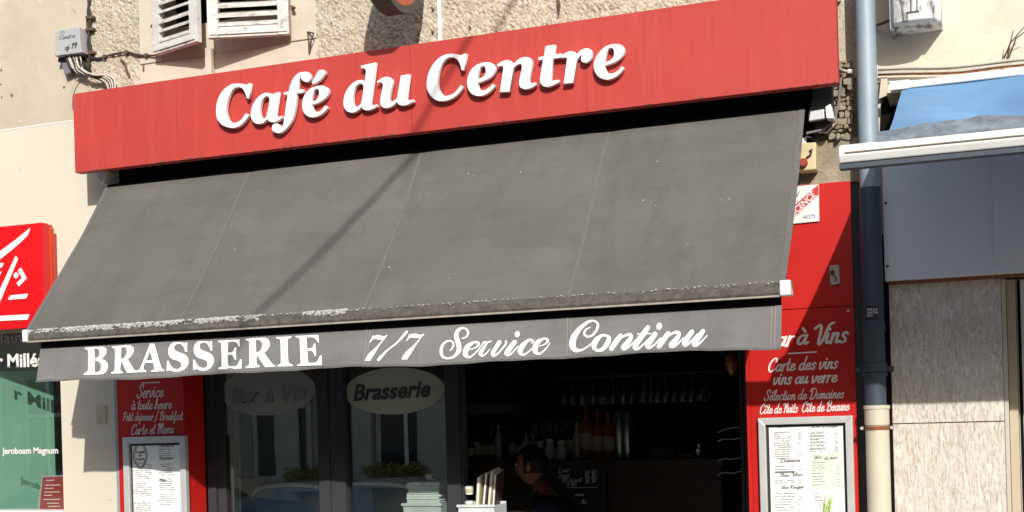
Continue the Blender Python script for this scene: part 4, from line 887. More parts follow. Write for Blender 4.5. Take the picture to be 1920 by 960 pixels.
SEV = '285,280* 305,278* 302,298* 350,274 400,272 460,292 505,290 540,266* 552,280* 430,440 340,590 250,740* 155,738* 170,690 230,600 340,500 430,400 470,350* 400,355 330,345 280,360 240,412* 226,402* 255,350'
VL += [(670, 600, 9.6, [SEV]), (670+661/9.6, 600-27/9.6, 9.6, [SEV])]
for ox, oy, sc, loops in VL: val_letter([smooth_closed(outline(s, ox, oy, sc)) for s in loops])
def strokes(ox, oy, sc, sts, dx=0, dy=0, nm='letter'):
    vs = []; fs = []
    for n_, st in enumerate(sts):
        pts = cr_open([(ox+(x+dx)/sc, oy+(y+dy)/sc, max(0.3, w_)/sc) for x, y, w_ in st], 6)
        ribbon(vs, fs, pts, lambda a, b_, n_=n_: on_val(a, b_, strokes.k % 5 + n_)); strokes.k += 1
    me = bpy.data.meshes.new(nm); me.from_pydata([tuple(v) for v in vs], [], fs); me.update(); mesh_obj(me, nm, 'letterprint', aw, 0.0)
strokes.k = 0
strokes(670, 600, 9.6, [[(895, 212, 46), (800, 330, 40), (700, 435, 30), (560, 545, 32), (470, 640, 46), (405, 715, 56)]])
a = (810, 600, 8.348)
E_ = [(610, 465, 14), (690, 435, 20), (738, 388, 40), (725, 352, 36), (670, 352, 36), (590, 400, 70), (545, 480, 84), (545, 550, 70), (600, 585, 34), (670, 540, 22), (740, 460, 18), (775, 410, 14)]
DOT = lambda x, y, r: [(x+4, y-16, r*1.7), (x, y, r*2.1), (x-4, y+16, r*1.7)]
strokes(*a, [[(485, 290, 18), (540, 270, 22), (572, 220, 32), (560, 160, 30), (500, 127, 28), (430, 150, 50), (390, 220, 66), (402, 300, 72), (433, 390, 76), (435, 480, 72), (390, 550, 50), (330, 590, 38), (250, 603, 30), (180, 575, 42), (152, 500, 50), (167, 410, 46), (220, 347, 34), (290, 327, 26), (343, 358, 32), (343, 420, 30), (300, 480, 20)]])
strokes(*a, [E_]); strokes(*a, [[(755, 440, 12), (796, 385, 18), (822, 352, 28), (880, 352, 26), (932, 332, 20)], [(866, 366, 30), (818, 440, 48), (775, 515, 64), (790, 562, 32), (845, 538, 20), (915, 455, 12)]])
strokes(*a, [[(1060, 345, 60), (1008, 430, 60), (960, 512, 62), (970, 560, 38), (1030, 530, 28), (1110, 440, 26), (1160, 370, 34), (1155, 328, 24)]])
strokes(*a, [[(1295, 345, 68), (1230, 430, 76), (1172, 515, 74), (1190, 552, 36), (1250, 520, 24), (1345, 410, 16)], DOT(1338, 223, 40)])
strokes(*a, [[(1562, 352, 34), (1577, 322, 30), (1520, 312, 34), (1440, 375, 66), (1385, 455, 80), (1385, 520, 62), (1430, 543, 30), (1500, 500, 22), (1575, 430, 16)]])
strokes(*a, [E_], 1063, -56)
a = (1050, 590, 6.62)
strokes(*a, [[(378, 158, 12), (325, 185, 22), (302, 235, 30), (340, 272, 26), (400, 258, 26), (458, 190, 30), (472, 120, 30), (430, 80, 24), (350, 92, 34), (240, 180, 56), (165, 290, 78), (150, 380, 84), (185, 437, 60), (260, 440, 30), (340, 400, 22), (410, 345, 18)]])
strokes(*a, [[(585, 262, 28), (520, 260, 36), (450, 322, 66), (425, 395, 62), (460, 443, 34), (530, 430, 48), (590, 360, 62), (610, 290, 48), (578, 260, 28)]])
N_ = [[(755, 262, 56), (690, 350, 64), (640, 425, 56)], [(700, 345, 12), (790, 272, 24), (860, 247, 40), (888, 272, 44), (850, 340, 60), (795, 400, 64), (802, 428, 38), (860, 400, 22), (945, 315, 14)]]
strokes(*a, N_)
strokes(*a, [[(1095, 160, 54), (1040, 240, 64), (960, 350, 68), (935, 408, 58), (970, 425, 32), (1030, 380, 20), (1105, 300, 14)], [(965, 242, 14), (1130, 236, 14)]])
strokes(*a, [[(1185, 240, 60), (1130, 320, 66), (1090, 380, 62), (1112, 413, 32), (1180, 370, 22), (1250, 290, 14)], DOT(1235, 145, 35)])
strokes(*a, N_, 593, -29)
strokes(*a, [[(1640, 212, 56), (1598, 270, 64), (1548, 345, 64), (1560, 380, 38), (1620, 340, 24), (1710, 240, 14)], [(1780, 205, 54), (1720, 290, 64), (1668, 358, 62), (1690, 385, 34), (1750, 345, 22), (1832, 262, 14)]])
# housing and roller, black to paint the dark hollow under the sign / arms
MB().box(ax0+0.03, ax1+0.02, -0.03, -0.005, 3.0, 3.40).box(ax0+0.03, ax1+0.02, -0.17, -0.031, 3.34, 3.40).build('roller_housing', 'black', aw)
MB().tube([(ax0+0.005, T0.y+0.036, T0.z-0.014), (ax1-0.005, T0.y+0.036, T0.z-0.014)], 0.036, 14).build('roller_tube', 'black', aw, smooth='auto')
for x in (-3.9, -1.3):
    el = Vector((x+(0.5 if x < -2 else -0.5), -0.45, 2.66)); MB().tube([(x, -0.08, 3.12), el], 0.02, 8).build('folding_arm', 'darkframe', aw); MB().tube([el, (x, -0.70, 2.36)], 0.018, 8).build('folding_arm', 'darkframe', aw)
for u_, nm in ((1545, 'r'), (181, 'l')):
    pass
ab = [(1514, 232), (1552, 226), (1565, 150), (1528, 160)]
MB().pbox([(1524, 168), (1560, 160), (1562, 216), (1553, 226), (1514, 222)], -0.10, -0.03).build('end_bracket', 'darkframe', aw, bevel=0.004)
MB().pbox([(1519, 209), (1545, 204), (1546, 222), (1516, 227)], -0.13, -0.10).build('bracket_arm', 'alu', aw, bevel=0.003)
MB().pbox([(1547, 200), (1557, 194), (1563, 222), (1549, 222)], -0.15, -0.09).build('bracket_cap', 'white', aw, bevel=0.004)
MB().pbox([(178, 322), (200, 320), (193, 345), (186, 343)], -0.12, -0.03).build('end_bracket', 'white', aw, bevel=0.004)
MB().tube([P(u, v, y) for u, v, y in ((1577, 140, -0.05), (1573, 190, -0.06), (1565, 225, -0.07), (1545, 243, -0.08), (1512, 250, -0.09))], 0.006, 8).build('power_cable', 'inkgrey', aw)
MB().tube([P(u, v, y) for u, v, y in ((1510, 256, -0.05), (1530, 262, -0.04), (1550, 250, -0.04), (1562, 225, -0.04))], 0.006, 8).build('power_cable', 'cableblack', aw)
MB().tube([P(u, v, y) for u, v, y in ((1535, 247, -0.06), (1550, 249, -0.06), (1562, 236, -0.06), (1568, 200, -0.05))], 0.005, 8).build('power_cable', 'cablewhite', aw)
MB().pbox([(1567, 150), (1571, 150), (1569, 205), (1565, 205)], -0.02, -0.01).build('cable_duct', 'alu', aw)

# ================================================================ DOWNPIPE
dp = thing('downpipe', 'tall downpipe between the buildings: blue grey zinc above, shade-coloured zinc and iron between, off white below', 'downpipe', (XR+0.02, -0.09, 0))
py_ = -0.10
def pc(u0, u1, v): a = P(u0, v, py_); b_ = P(u1, v, py_); return (a+b_)/2, (b_-a).length/2
cT, rT = pc(1605, 1643, 10); cM, rM = pc(1611.5, 1650, 330); cI, rI = pc(1617, 1658, 600); cB, rB = pc(1625, 1670, 900)
pxc = (cT.x+cM.x)/2; rr = (rT+rM)/2
def zz(v, u=1635): return P(u, v, py_).z
pxi = (cI.x+cB.x)/2
MB().lathe((cM.x, py_, 0), [(rr, zz(352)), (rr, 6.3)], 28).build('zinc_pipe', 'zinc', dp, smooth='auto')
MB().lathe((cI.x, py_, 0), [(rI, zz(770)), (rI, zz(625)), (rI*1.07, zz(622)), (rI*1.07, zz(612)), (rI, zz(608)), (rI, zz(352)-0.001)], 28).build('shade_toned_pipe', 'iron', dp, smooth='auto')  # dark from the shadow edge down: shade painted on, iron lower part
MB().lathe((cI.x, py_, 0), [(rI*1.12, zz(690)), (rI*1.18, zz(686)), (rI*1.12, zz(682))], 28).lathe((cI.x, py_, 0), [(rI*1.12, zz(706)), (rI*1.16, zz(703)), (rI*1.12, zz(700))], 28).build('socket_ring', 'iron', dp, smooth='auto')
MB().lathe((cI.x, py_, 0), [(rI*1.15, zz(698)), (rI*1.15, zz(688))], 28).box(cI.x-rI*1.75, cI.x+rI*1.75, py_-0.006, py_+0.006, zz(698), zz(688)).build('iron_clamp', 'iron', dp)
for sx_ in (-1, 1):
    MB().lathe((cI.x+sx_*rI*1.55, py_-0.008, zz(693)), [(0.009, 0), (0.009, 0.008)], 6, 'y').build('bolt', 'iron', dp)
MB().lathe((cB.x, py_, 0), [(rB*1.04, zz(797)), (rB*1.04, zz(768)), (rB*1.12, zz(767)), (rB*1.12, zz(761)), (rB*0.9, zz(760))], 28).build('collar', 'pvc', dp, smooth='auto')
MB().lathe((cB.x, py_, 0), [(rB, 0.16), (rB, zz(798))], 28).build('pvc_pipe', 'pvc', dp, smooth='auto')
MB().lathe((cB.x, py_, 0), [(rB*1.06, zz(806)), (rB*1.06, zz(799))], 28).box(cB.x-rB*1.35, cB.x+rB*1.4, py_-0.005, py_+0.005, zz(806), zz(799)).build('rusty_strap', 'rust', dp)
for sx_ in (-1.25, 1.25): MB().lathe((cB.x+sx_*rB, py_-0.008, zz(802.5)), [(0.007, 0), (0.007, 0.01)], 6, 'y').build('bolt', 'alu', dp)
# sticker bent round the pipe
def onpipe(u, v, c, r, lift=0.0008):
    d = ray(u, v); o = CAM; ex, ey = o[0]-c.x, o[1]-py_; A_ = d[0]**2+d[1]**2; B_ = 2*(ex*d[0]+ey*d[1]); C_ = ex*ex+ey*ey-(r+lift)**2; di = B_*B_-4*A_*C_
    if di < 0: return None
    t_ = (-B_-math.sqrt(di))/(2*A_); return Vector(o+d*t_)
b = MB(); n = 8
for j in (0, 1):
    for i in range(n+1): b.v.append(onpipe(1623+(1648-1623)*i/n, (573 if j == 0 else 600)-(i/n)*0.5, cI, rI))
for i in range(n): b.f.append((i, i+1, n+2+i, n+1+i))
stk = b.build('sticker', 'sticker', dp)
for txt_, v, u1 in (('POUR LA &', 582, 1645), ('SANCTION', 588, 1646), ('FORT', 594, 1637)):
    me = text_mesh(txt_, 0.03); xs = [q.co.x for q in me.vertices]; x0, x1 = min(xs), max(xs); bad = False
    for q in me.vertices:
        r_ = onpipe(1625.5+(u1-1625.5)*(q.co.x-x0)/(x1-x0), v-q.co.y/0.729*4.2, cI, rI, 0.0014); q.co = r_
    me.materials.clear(); me.materials.append(M['creamtxt']); o = bpy.data.objects.new('sticker_text', me); COL.objects.link(o); o.parent = dp; o.location = -dp.location

# ================================================================ RIGHT BUILDING
rb = thing('right_building', 'neighbouring shop building with cream render, lilac grey fascia and travertine cladding', 'building', (1.5, 0.2, 0))
zfT = P(1660, 262, -0.06).z; fz0 = P(1660, 527, -0.06).z; fx0 = P(1656, 420, -0.06).x
MB().box(XR+0.001, 6.0, 0.0, 0.35, fz0, ZTOP).build('upper_wall', 'cream_right', rb)
MB().box(fx0, 6.0, -0.06, -0.001, fz0, zfT).build('fascia_panel', 'lilac', rb, bevel=0.003)
a = P(1865, 484, -0.065); MB().box(a.x, 6.0, -0.068, -0.0605, a.z, zfT-0.01).build('fascia_inset', 'lilac', rb, bevel=0.002)
for u, v in ((1661, 381), (1664, 499)):
    c = P(u, v, -0.061); MB().lathe((c.x, -0.0605, c.z), [(0.006, 0), (0.004, 0.004)], 10, 'y').build('screw', 'iron', rb)
MB().box(fx0+0.01, 6.0, -0.03, 0.0, fz0-0.012, fz0-0.001).build('rusty_edge', 'rust', rb)
# travertine slabs
tz = 1.854; tx0 = P(1671, 700, 0).x; tx1 = P(1882, 746, 0).x
for z0_, z1_ in ((tz+0.002, fz0-0.012), (1.05, tz-0.002), (0.3, 1.046)):
    MB().box(tx0, tx1, -0.0, 0.03, z0_, z1_).build('slab', 'trav', rb, bevel=0.0015)
MB().box(XR+0.03, tx1, 0.012, 0.05, 0, fz0).build('slab_bed', 'cement', rb)
MB().box(XR+0.0, tx0-0.002, -0.004, 0.03, 0, fz0+0.2).build('joint_strip', 'black', rb)
MB().box(XR, 6, 0.36, 4.6, 0, ZTOP).build('body', 'dim', rb)
# door frame at the right
def vb(u0, u1, v, y0, y1, nm, m, z0=0.15, z1=None): 
    a = P(u0, v, y0).x; b_ = P(u1, v, y0).x; return MB().box(a, b_, y0, y1, z0, z1 or fz0-0.014).build(nm, m, rb, bevel=0.002)
vb(1882.8, 1891, 746, 0.002, 0.10, 'door_moulding', 'surround'); vb(1892, 1909, 746, 0.06, 0.16, 'door_frame', 'beige'); vb(1910, 1990, 746, 0.10, 0.18, 'door_leaf', 'white')
dk = vb(1911, 1917, 700, 0.094, 0.099, 'glazing_strip', 'black')
# beam of masonry at left of the cassette, old plaster edge
MB().pbox([(1652, 145), (1664, 145), (1664, 178), (1655, 182), (1648, 185)], -0.03, 0.0).build('plaster_edge', 'surround', rb)

# cables running along the right wall
cb = thing('wall_cables', 'bundle of old pale cables along the wall above the blue awning', 'cables', P(1780, 130, -0.03))
for k, dv in enumerate((0, 3.6, 7.5, 11.5)):
    pts = [P(u, v+dv+random.uniform(-.6, .6), -0.05+0.008*(k % 2)) for u, v in ((1646, 129), (1700, 127), (1760, 126), (1800, 124), (1850, 118), (1890, 113), (1960, 107))]
    MB().tube([Vector(q) for q in cr_open([tuple(p) for p in pts], 4)], 0.0052, 6).build('cable', 'cablewhite' if k < 3 else 'rust', cb)
c2 = thing('sign_cable', 'short white cable from the red sign to the downpipe', 'cable', P(1585, 132, -0.05))
MB().tube([P(u, v, y) for u, v, y in ((1570, 127, -0.15), (1580, 132, -0.08), (1590, 134, -0.05), (1600, 134, -0.05))], 0.006, 8).build('cable', 'cablewhite', c2)
MB().tube([P(1590, 134, -0.05), P(1599, 134, -0.05)], 0.010, 8).build('sleeve', 'white', c2)
tw = thing('wire_twig', 'frayed upright wires sticking up at the right edge above the cables', 'wire', P(1889, 113, -0.04))
for pts in (((1888, 115), (1893, 85), (1900, 57)), ((1882, 110), (1895, 80), (1925, 45)), ((1890, 112), (1905, 72), (1932, 52))):
    MB().tube([P(u, v, -0.04-0.02*i) for i, (u, v) in enumerate(pts)], [0.004, 0.003, 0.0015], 6).build('strand', 'twig', tw)
dr = thing('thin_conduit', 'thin white conduit running down the roughcast wall into the top of the red sign', 'conduit', P(824, 70, -0.02))
MB().box(P(821, 40, -0.02).x, P(827, 40, -0.02).x, -0.022, -0.008, 3.6, 5.5).build('conduit', 'white', dr)

# wall lamp box, upper right
lx = thing('wall_box', 'weathered white ribbed plastic box high on the right wall with dark streaks', 'wall box', P(1712, 40, -0.1))
yb = -0.20; q = [P(1668, -80, yb), P(1752, -90, yb), P(1757, 34, yb), P(1672, 42, yb)]
x0_, x1_ = q[3].x, q[2].x; z0_ = (q[2].z+q[3].z)/2
M['streak'] = overlay(mat('streaked white plastic', (0.62, 0.61, 0.58), 0.6, 0.05, 8), (0.05, 0.045, 0.04), 15, 0.50, 0.62, stretch=(1.6, 1, 0.5), amount=0.9, seed=3)
b = MB(); n = 14; prof = []
for i in range(n+1):
    a = math.pi*i/n; prof.append(((x0_+x1_)/2-(x1_-x0_)/2*math.cos(a)*1.0, -0.12-0.08*math.sin(a)**0.28))
vs_ = [(x, y, z0_) for x, y in prof]+[(x1_, 0, z0_), (x0_, 0, z0_)]; n_ = len(vs_)
b.add(vs_+[(x, y, z+0.5) for x, y, z in vs_], [tuple(range(n_)), tuple(range(2*n_-1, n_-1, -1))]+[(i, i+n_, (i+1) % n_+n_, (i+1) % n_) for i in range(n_)]); b.build('housing', 'streak', lx, bevel=0.006)
MB().box(x0_-0.012, x0_+0.004, -0.15, 0.0, z0_-0.01, z0_+0.5).box(x1_-0.004, x1_+0.012, -0.15, 0.0, z0_-0.0, z0_+0.5).build('end_flange', 'streak', lx, bevel=0.003)
for u0, v0, u1, v1 in ((1700, 22, 1723, 19), (1707, -10, 1709, 20), (1719, -10, 1720, 19)):
    MB().pbox([(u0, v0), (u1, v1), (u1, v1+1.6), (u0, v0+1.6)] if u1-u0 > 5 else [(u0, v0), (u1, v0), (u1+0.5, v1), (u0+0.5, v1)], -0.206, -0.196).build('moulded_rib', 'inkgrey', lx)
MB().tube([P(u, v, y) for u, v, y in ((1645, 47, -0.02), (1655, 44, -0.05), (1668, 38, -0.12))], 0.006).build('feed_cable', 'cableblack', lx)

# ================================================================ BLUE AWNING
ba = thing('blue_awning', 'slack sky blue awning with white front bar on the shop at right', 'awning', (1.0, -0.1, 2.5))
PB = 1.24
Lb = P(1575, 294, -PB); Rb = P(1920, 251, -PB); zbar = (Lb.z+Rb.z)/2; bxl = Lb.x
print('BLUE bar', Lb, Rb)
prof = [(-PB-0.035, 0.018), (-PB-0.04, -0.012), (-PB-0.03, -0.034), (-PB+0.02, -0.036), (-PB+0.035, -0.01), (-PB+0.03, 0.02), (-PB, 0.03)]
MB().add([(bxl, y, zbar+z) for y, z in prof]+[(5.2, y, zbar+z) for y, z in prof], [tuple(range(7)), tuple(range(13, 6, -1))]+[(i, i+7, (i+1) % 7+7, (i+1) % 7) for i in range(7)]).build('front_bar', 'white', ba, bevel=0.004)
MB().box(bxl+0.02, 5.2, -PB-0.043, -PB-0.036, zbar-0.006, zbar-0.002).build('bar_groove', 'hemdark', ba)
MB().box(bxl, 5.2, -PB-0.028, -PB+0.015, zbar-0.052, zbar-0.037).build('valance_rail', 'iron', ba)
ct = P(1668, 146, -0.12); cz1 = P(1790, 141, -0.12).z; cz0 = P(1790, 155, -0.12).z
MB().box(ct.x, 5.2, -0.12, 0.0, cz0, cz1).build('cassette', 'white', ba, bevel=0.006)
MB().box(ct.x-0.002, ct.x+0.075, -0.128, -0.121, cz0-0.003, cz1+0.003).build('cassette_cap', 'white', ba, bevel=0.002)
fx_top = P(1692, 160, -0.10).x; fx_bot = P(1645, 270, -PB).x
print('BLUE fabric x', fx_top, fx_bot)
nx, ns = 260, 90; vs_ = []
zt_ = cz0+0.004
def bfab(x, s):
    xl = fx_bot+(fx_top-fx_bot)*(1-s)**1.35
    y = -0.10+(-PB-0.02+0.10)*s; z = zt_+(zbar+0.024-zt_)*s
    X = xl+(x)*(5.1-xl)
    sag = -0.055*math.sin(math.pi*s**1.25)
    fold = (0.075*math.sin((X*5.2-s*5.5)+1.3*math.sin(X*2.3+s*2))+0.016*math.sin(X*11-s*9+1))*math.sin(math.pi*s)**0.8
    w_ = s**3
    fold += 0.026*w_*(noise.noise(Vector((X*5, s*12, 0)))*1.6) + 0.014*w_*noise.noise(Vector((X*14, s*30, 4)))
    if 0.86 < s <= 1.0: sag += 0.034*math.sin((s-0.86)/0.14*math.pi)
    cx_ = (X-0.02)*2.2-(s-0.55)*1.6; sag += -0.05*math.exp(-(cx_/0.22)**2)*max(0, math.sin(math.pi*min(1, max(0, (s-0.35)/0.6))))
    fold *= min(1, 0.15+(X-xl)/0.35)
    return Vector((X, y, z+sag+fold*(1-s**12)))
allv = [bfab((i/nx)**1.5, j/ns) for j in range(ns+1) for i in range(nx+1)]
up_, lo_ = MB(), MB()
for q_mb in (up_, lo_): q_mb.v = [Vector(q) for q in allv]
for j in range(ns):
    for i in range(nx):
        q = j*(nx+1)+i; X = allv[q].x; lim_ = 0.885+0.045*noise.noise(Vector((X*6, 1.5, 0)))+0.02*noise.noise(Vector((X*19, 4, 0)))
        (lo_ if (j+.5)/ns > lim_ else up_).f.append((q, q+1, q+nx+2, q+nx+1))
for q_mb, nm_, m_ in ((up_, 'canvas', 'blue'), (lo_, 'bleached_hem', 'bluedirt')):
    used = sorted({i for f in q_mb.f for i in f}); mp_ = {k: n for n, k in enumerate(used)}; q_mb.v = [q_mb.v[k] for k in used]; q_mb.f = [tuple(mp_[i] for i in f) for f in q_mb.f]
    q_mb.build(nm_, m_, ba, smooth=True)
MB().pbox([(1653, 178), (1700, 165), (1705, 262), (1650, 266)], -0.01, -0.002).build('dark_wall_patch', 'black', rb); MB().pbox([(1662, 176), (1690, 168), (1684, 192), (1668, 196)], -0.05, -0.011).build('wall_bracket', 'stone', ba)  # black sheet over the wall beside the canvas edge; stone bracket

# ================================================================ JUNCTION BOX AND CABLES (left)
jb = thing('junction_box', 'small grey junction box with scribbled lid on the left wall', 'junction box', P(128, 105, -0.03))
MB().pbox([(103, 57), (148, 50), (152, 97), (105, 104)], -0.075, 0.0).build('casing', 'boxgrey', jb, bevel=0.004)
MB().pbox([(102, 99), (154, 94), (154, 98), (102, 105)], -0.080, -0.002).build('lid_lip', 'boxgrey', jb, bevel=0.002)
text('CG', (113, 63), (121, 62), 4.5, -0.0765, 'inkgrey', 'scribble', jb); script('Centre', (109, 75), (140, 70), 4, -0.0765, 'inkgrey', 'scribble', jb, 0.12, 0.2); script('oj 19', (121, 94), (143, 89), 5, -0.0765, 'ink', 'scribble', jb, 0.14, 0.24)
MB().pbox([(109, 106), (150, 101), (150, 112), (109, 116)], -0.04, 0.0).build('gland_plate', 'cableblack', jb)
MB().pbox([(115, 118), (131, 116), (132, 136), (121, 141)], -0.045, -0.01).build('connector', 'inkgrey', jb, bevel=0.003)
cl = thing('cable_tangle', 'tangle of black and white cables under the grey junction box reaching the red sign', 'cables', P(150, 120, -0.03))
random.seed(3)
for k in range(9):
    u0 = 124+k*3.2; d = random.uniform(-3, 3)
    pts = [(u0, 104, -0.05), (u0+5+d, 118, -0.06), (138+k*2.2, 132+d, -0.06), (158+k*2.2, 141+d*.5, -0.05-0.004*k), (182+k*2, 147-k*0.8, -0.05), (197+k*2.1, 157-k, -0.05), (203+k*1.6, 172, -0.06)]
    MB().tube([P(*q) for q in cr_open(pts, 4)], 0.0048 if k % 3 else 0.006, 6).build('cable', 'cablewhite' if k in (1, 2, 4, 6, 8) else 'cableblack', cl, smooth=True)
for k in range(7):
    pts = [(148+k, 112+k, -0.03), (156+random.uniform(-6, 8), 118+random.uniform(-6, 10), -0.05), (162+random.uniform(-8, 6), 126+random.uniform(-4, 8), -0.04), (168, 112+k*3, -0.02)]
    MB().tube([P(*q) for q in cr_open(pts, 4)], 0.006, 6).build('cable', 'cableblack', cl, smooth=True)
pts = [(153, 144, -0.02), (141, 152, -0.03), (134, 172, -0.03), (135, 200, -0.02)]
MB().tube([P(*q) for q in cr_open(pts, 4)], 0.0035, 6).build('cable', 'cablewhite', cl, smooth=True)
vc = thing('vertical_cables', 'twisted dark cable bundle running up the joint between the two walls', 'cables', P(167, 100, -0.02))
for k in range(3):
    pts = [(165+k*1.5+2*math.sin(v/9+k*2), v, -0.018-0.004*k) for v in range(-60, 135, 9)]
    MB().tube([P(*q) for q in cr_open(pts, 2)], 0.0055, 6).build('cable', 'cableblack' if k else 'twig', vc, smooth=True)
for v in (30, 52, 96): MB().pbox([(160, v), (174, v-1), (174, v+4), (160, v+5)], -0.035, 0).build('cable_clip', 'twig', vc)
hc = thing('horizontal_cable', 'thin dark cable stapled across the roughcast under the shutters', 'cable', P(230, 102, -0.02))
for k in range(2):
    pts = [(170, 107+k*2, -0.02), (185, 109+k*2, -0.02), (197, 106, -0.022), (215, 101+k, -0.022), (238, 98, -0.022), (262, 103+k*1.5, -0.022), (276, 104, -0.022), (297, 104, -0.03)]
    MB().tube([P(*q) for q in cr_open(pts, 4)], 0.0045, 6).build('cable', 'cableblack', hc, smooth=True)
for u, v in ((197, 106), (238, 98), (275, 104)): c = P(u, v, -0.02); MB().box(c.x-0.008, c.x+0.008, -0.032, 0, c.z-0.008, c.z+0.008).build('cable_clip', 'twig', hc)

# ================================================================ ROUND PROJECTING SIGN
TH = 0.045; xr_ = P(778, 60, 0).x; xl_ = P(668, 90, 0).x; Rr = (xr_-xl_-2*TH)/0.96+0.02; q_ = 0.37
A = P(735, 24, -q_); cz = A.z+Rr; cxr = A.x
print('ROUND', Rr, q_, cxr, cz)
rs = thing('round_sign', 'round projecting sign with dark rim and orange red face, at the top edge', 'sign', (cxr, 0, A.z))
MB().lathe((cxr-TH, -q_, cz), [(Rr, 0), (Rr, 2*TH), (Rr-0.03, 2*TH), (Rr-0.035, 2*TH-0.012), (Rr-0.035, 0.012), (Rr-0.03, 0)], 48, 'x').build('rim', 'rim', rs, smooth='auto')
MB().lathe((cxr-TH+0.004, -q_, cz), [(Rr-0.034, 0), (Rr-0.034, 2*TH-0.008)], 48, 'x').build('lit_face', 'lamporange', rs)
MB().lathe((cxr+TH-0.004, -q_, cz), [(Rr*0.55, 0), (Rr*0.55, 0.003)], 40, 'x').build('face_disc', 'lamporange', rs)
MB().box(cxr-0.02, cxr+0.02, -q_+Rr-0.02, 0.0, cz-0.02, cz+0.02).build('bracket_arm', 'rim', rs)

# ================================================================ OVERHEAD CABLE (its shadow crosses sign and awning)
w1 = P(965, 0, 0)-SUN*4.4; w2 = PP(470, 600, T0, nf)-SUN*7.2
pts = [w1+(w2-w1)*(-1.28+i*0.16) for i in range(32)]; ov = MB()
print('CABLE', pts[0], pts[-1])
tag(ov.tube(pts, 0.012, 8).build('street_cable', 'cableblack'), 'black service cable strung across the street above the sign', 'cable')

# ================================================================ THROUGH THE WINDOWS AND THE DOOR
def bottle(c, h, r, m, lab=None, label_='', grp='bottles on the back bar'):
    t = thing('bottle', label_, 'bottle', c, grp)
    MB().lathe(c, [(r*0.92, 0), (r, 0.01), (r, h*0.55), (r*0.85, h*0.63), (r*0.33, h*0.74), (r*0.30, h*0.95), (r*0.36, h*0.96), (r*0.36, h)], 14).build('glass_body', m, t, smooth='auto')
    if lab: MB().lathe((c[0], c[1], c[2]), [(r*1.02, h*0.16), (r*1.02, h*0.45)], 14).build('label', lab, t, smooth='auto')
    MB().lathe((c[0], c[1], c[2]+h*0.955), [(r*0.38, 0), (r*0.38, h*0.05)], 10).build('cap', 'ink', t)
    return t
BY = 2.1
cz_ = P(1080, 862, BY).z; cl_, cr_ = P(880, 862, BY).x, P(1360, 862, BY).x
ct_ = thing('bar_counter', 'dark wooden bar counter inside the café', 'counter', ((cl_+cr_)/2, BY, 0.22))
MB().box(cl_, cr_, BY-0.05, BY+0.45, cz_-0.05, cz_-0.002).build('counter_top', 'wood', ct_, bevel=0.005)
MB().box(cl_+0.03, cr_-0.03, BY+0.02, BY+0.40, 0.22, cz_-0.05).build('counter_front', 'wood', ct_)
bb = thing('chalkboard', 'small chalkboard with chalk prices on the bar front', 'chalkboard', P(1090, 965, BY-0.03))
MB().pbox([(1035, 868), (1135, 866), (1137, 985), (1037, 987)], BY-0.03, BY+0.015).build('board', 'board', bb, bevel=0.003)
yk = BY-0.036
for s_, a, e, h in (('Tour', (1045, 886), (1068, 885), 5), ('Daunat', (1046, 896), (1068, 895), 5), ('110 daunt', (1052, 905), (1090, 903), 4.5), ('18.90', (1095, 895), (1118, 892), 6), ('16.90', (1096, 907), (1118, 904), 6), ('9.90', (1060, 913), (1080, 912), 4), ('nu', (1078, 930), (1094, 930), 4), ('la', (1090, 944), (1100, 944), 4)):
    script(s_, a, e, h, yk, 'chalk', 'chalk_writing', bb, 0.16, 0.22)
rule((1063, 914), (1120, 914), 1.2, yk, 'chalk', 'chalk_line', bb)
# row of glasses and jars
k_ = 0
for u, r, h, m_, nm_, lb in ((1013, .035, .10, 'glassclear', 'glass_jar', 'pale glass jar, leftmost in the row on the bar'), (1032, .035, .11, 'glassclear', 'glass_jar', 'pale glass jar with light lid, second in the row on the bar'), (1053, .035, .10, 'glassclear', 'glass_jar', 'pale glass jar in the middle of the row on the bar')):
    c = P(u, 861, BY+0.1); t = thing(nm_, lb, 'jar', (c.x, BY+0.1, cz_), 'glass jars on the bar')
    MB().lathe((c.x, BY+0.1, cz_), [(r, 0), (r*1.05, h*0.6), (r*0.7, h*0.85), (r*0.7, h)], 16).build('jar_glass', 'botclear', t, smooth='auto'); MB().lathe((c.x, BY+0.1, cz_+h+0.001), [(r*0.75, 0), (r*0.75, 0.02)], 14).build('lid', 'alu', t)
for u, h, r, m_, lab, lb in ((1070, .27, .036, 'botdark', 'label', 'dark bottle with cream label standing beside the amber bottle'), (1083, .24, .034, 'botclear', None, 'clear bottle without label in the bar row'), (1101, .36, .05, 'amber', 'label', 'large amber bottle with oval label, leftmost amber one'), (1122, .31, .045, 'amber', 'label', 'amber bottle with cream label in the middle of the amber ones'), (1142, .30, .045, 'amber', 'label', 'rightmost amber bottle beside the steel canisters'), (1012, .2, .03, 'botdark', None, 'short dark bottle behind the leftmost jar')):
    c = P(u, 861, BY+0.22); bottle((c.x, BY+0.22, cz_), h, r, m_, lab, lb)
for u, h, lb in ((1163, .30, 'tall steel canister beside the amber bottles'), (1178, .29, 'second steel canister, right of the tall one')):
    c = P(u, 861, BY+0.2); t = thing('canister', lb, 'canister', (c.x, BY+0.2, cz_), 'steel canisters on the bar')
    MB().lathe((c.x, BY+0.2, cz_), [(.04, 0), (.042, .01), (.042, h-.03), (.03, h)], 18).build('canister_body', 'silver', t, smooth='auto')
for i, u in enumerate(range(884, 1004, 13)):
    c = P(u, 861, BY+0.2); bottle((c.x, BY+0.2, cz_), random.uniform(.17, .27), random.uniform(.024, .034), random.choice(('botdark', 'botclear', 'wood')), random.choice((None, 'label')), 'dim bottle in the dark row left of the glass jars')
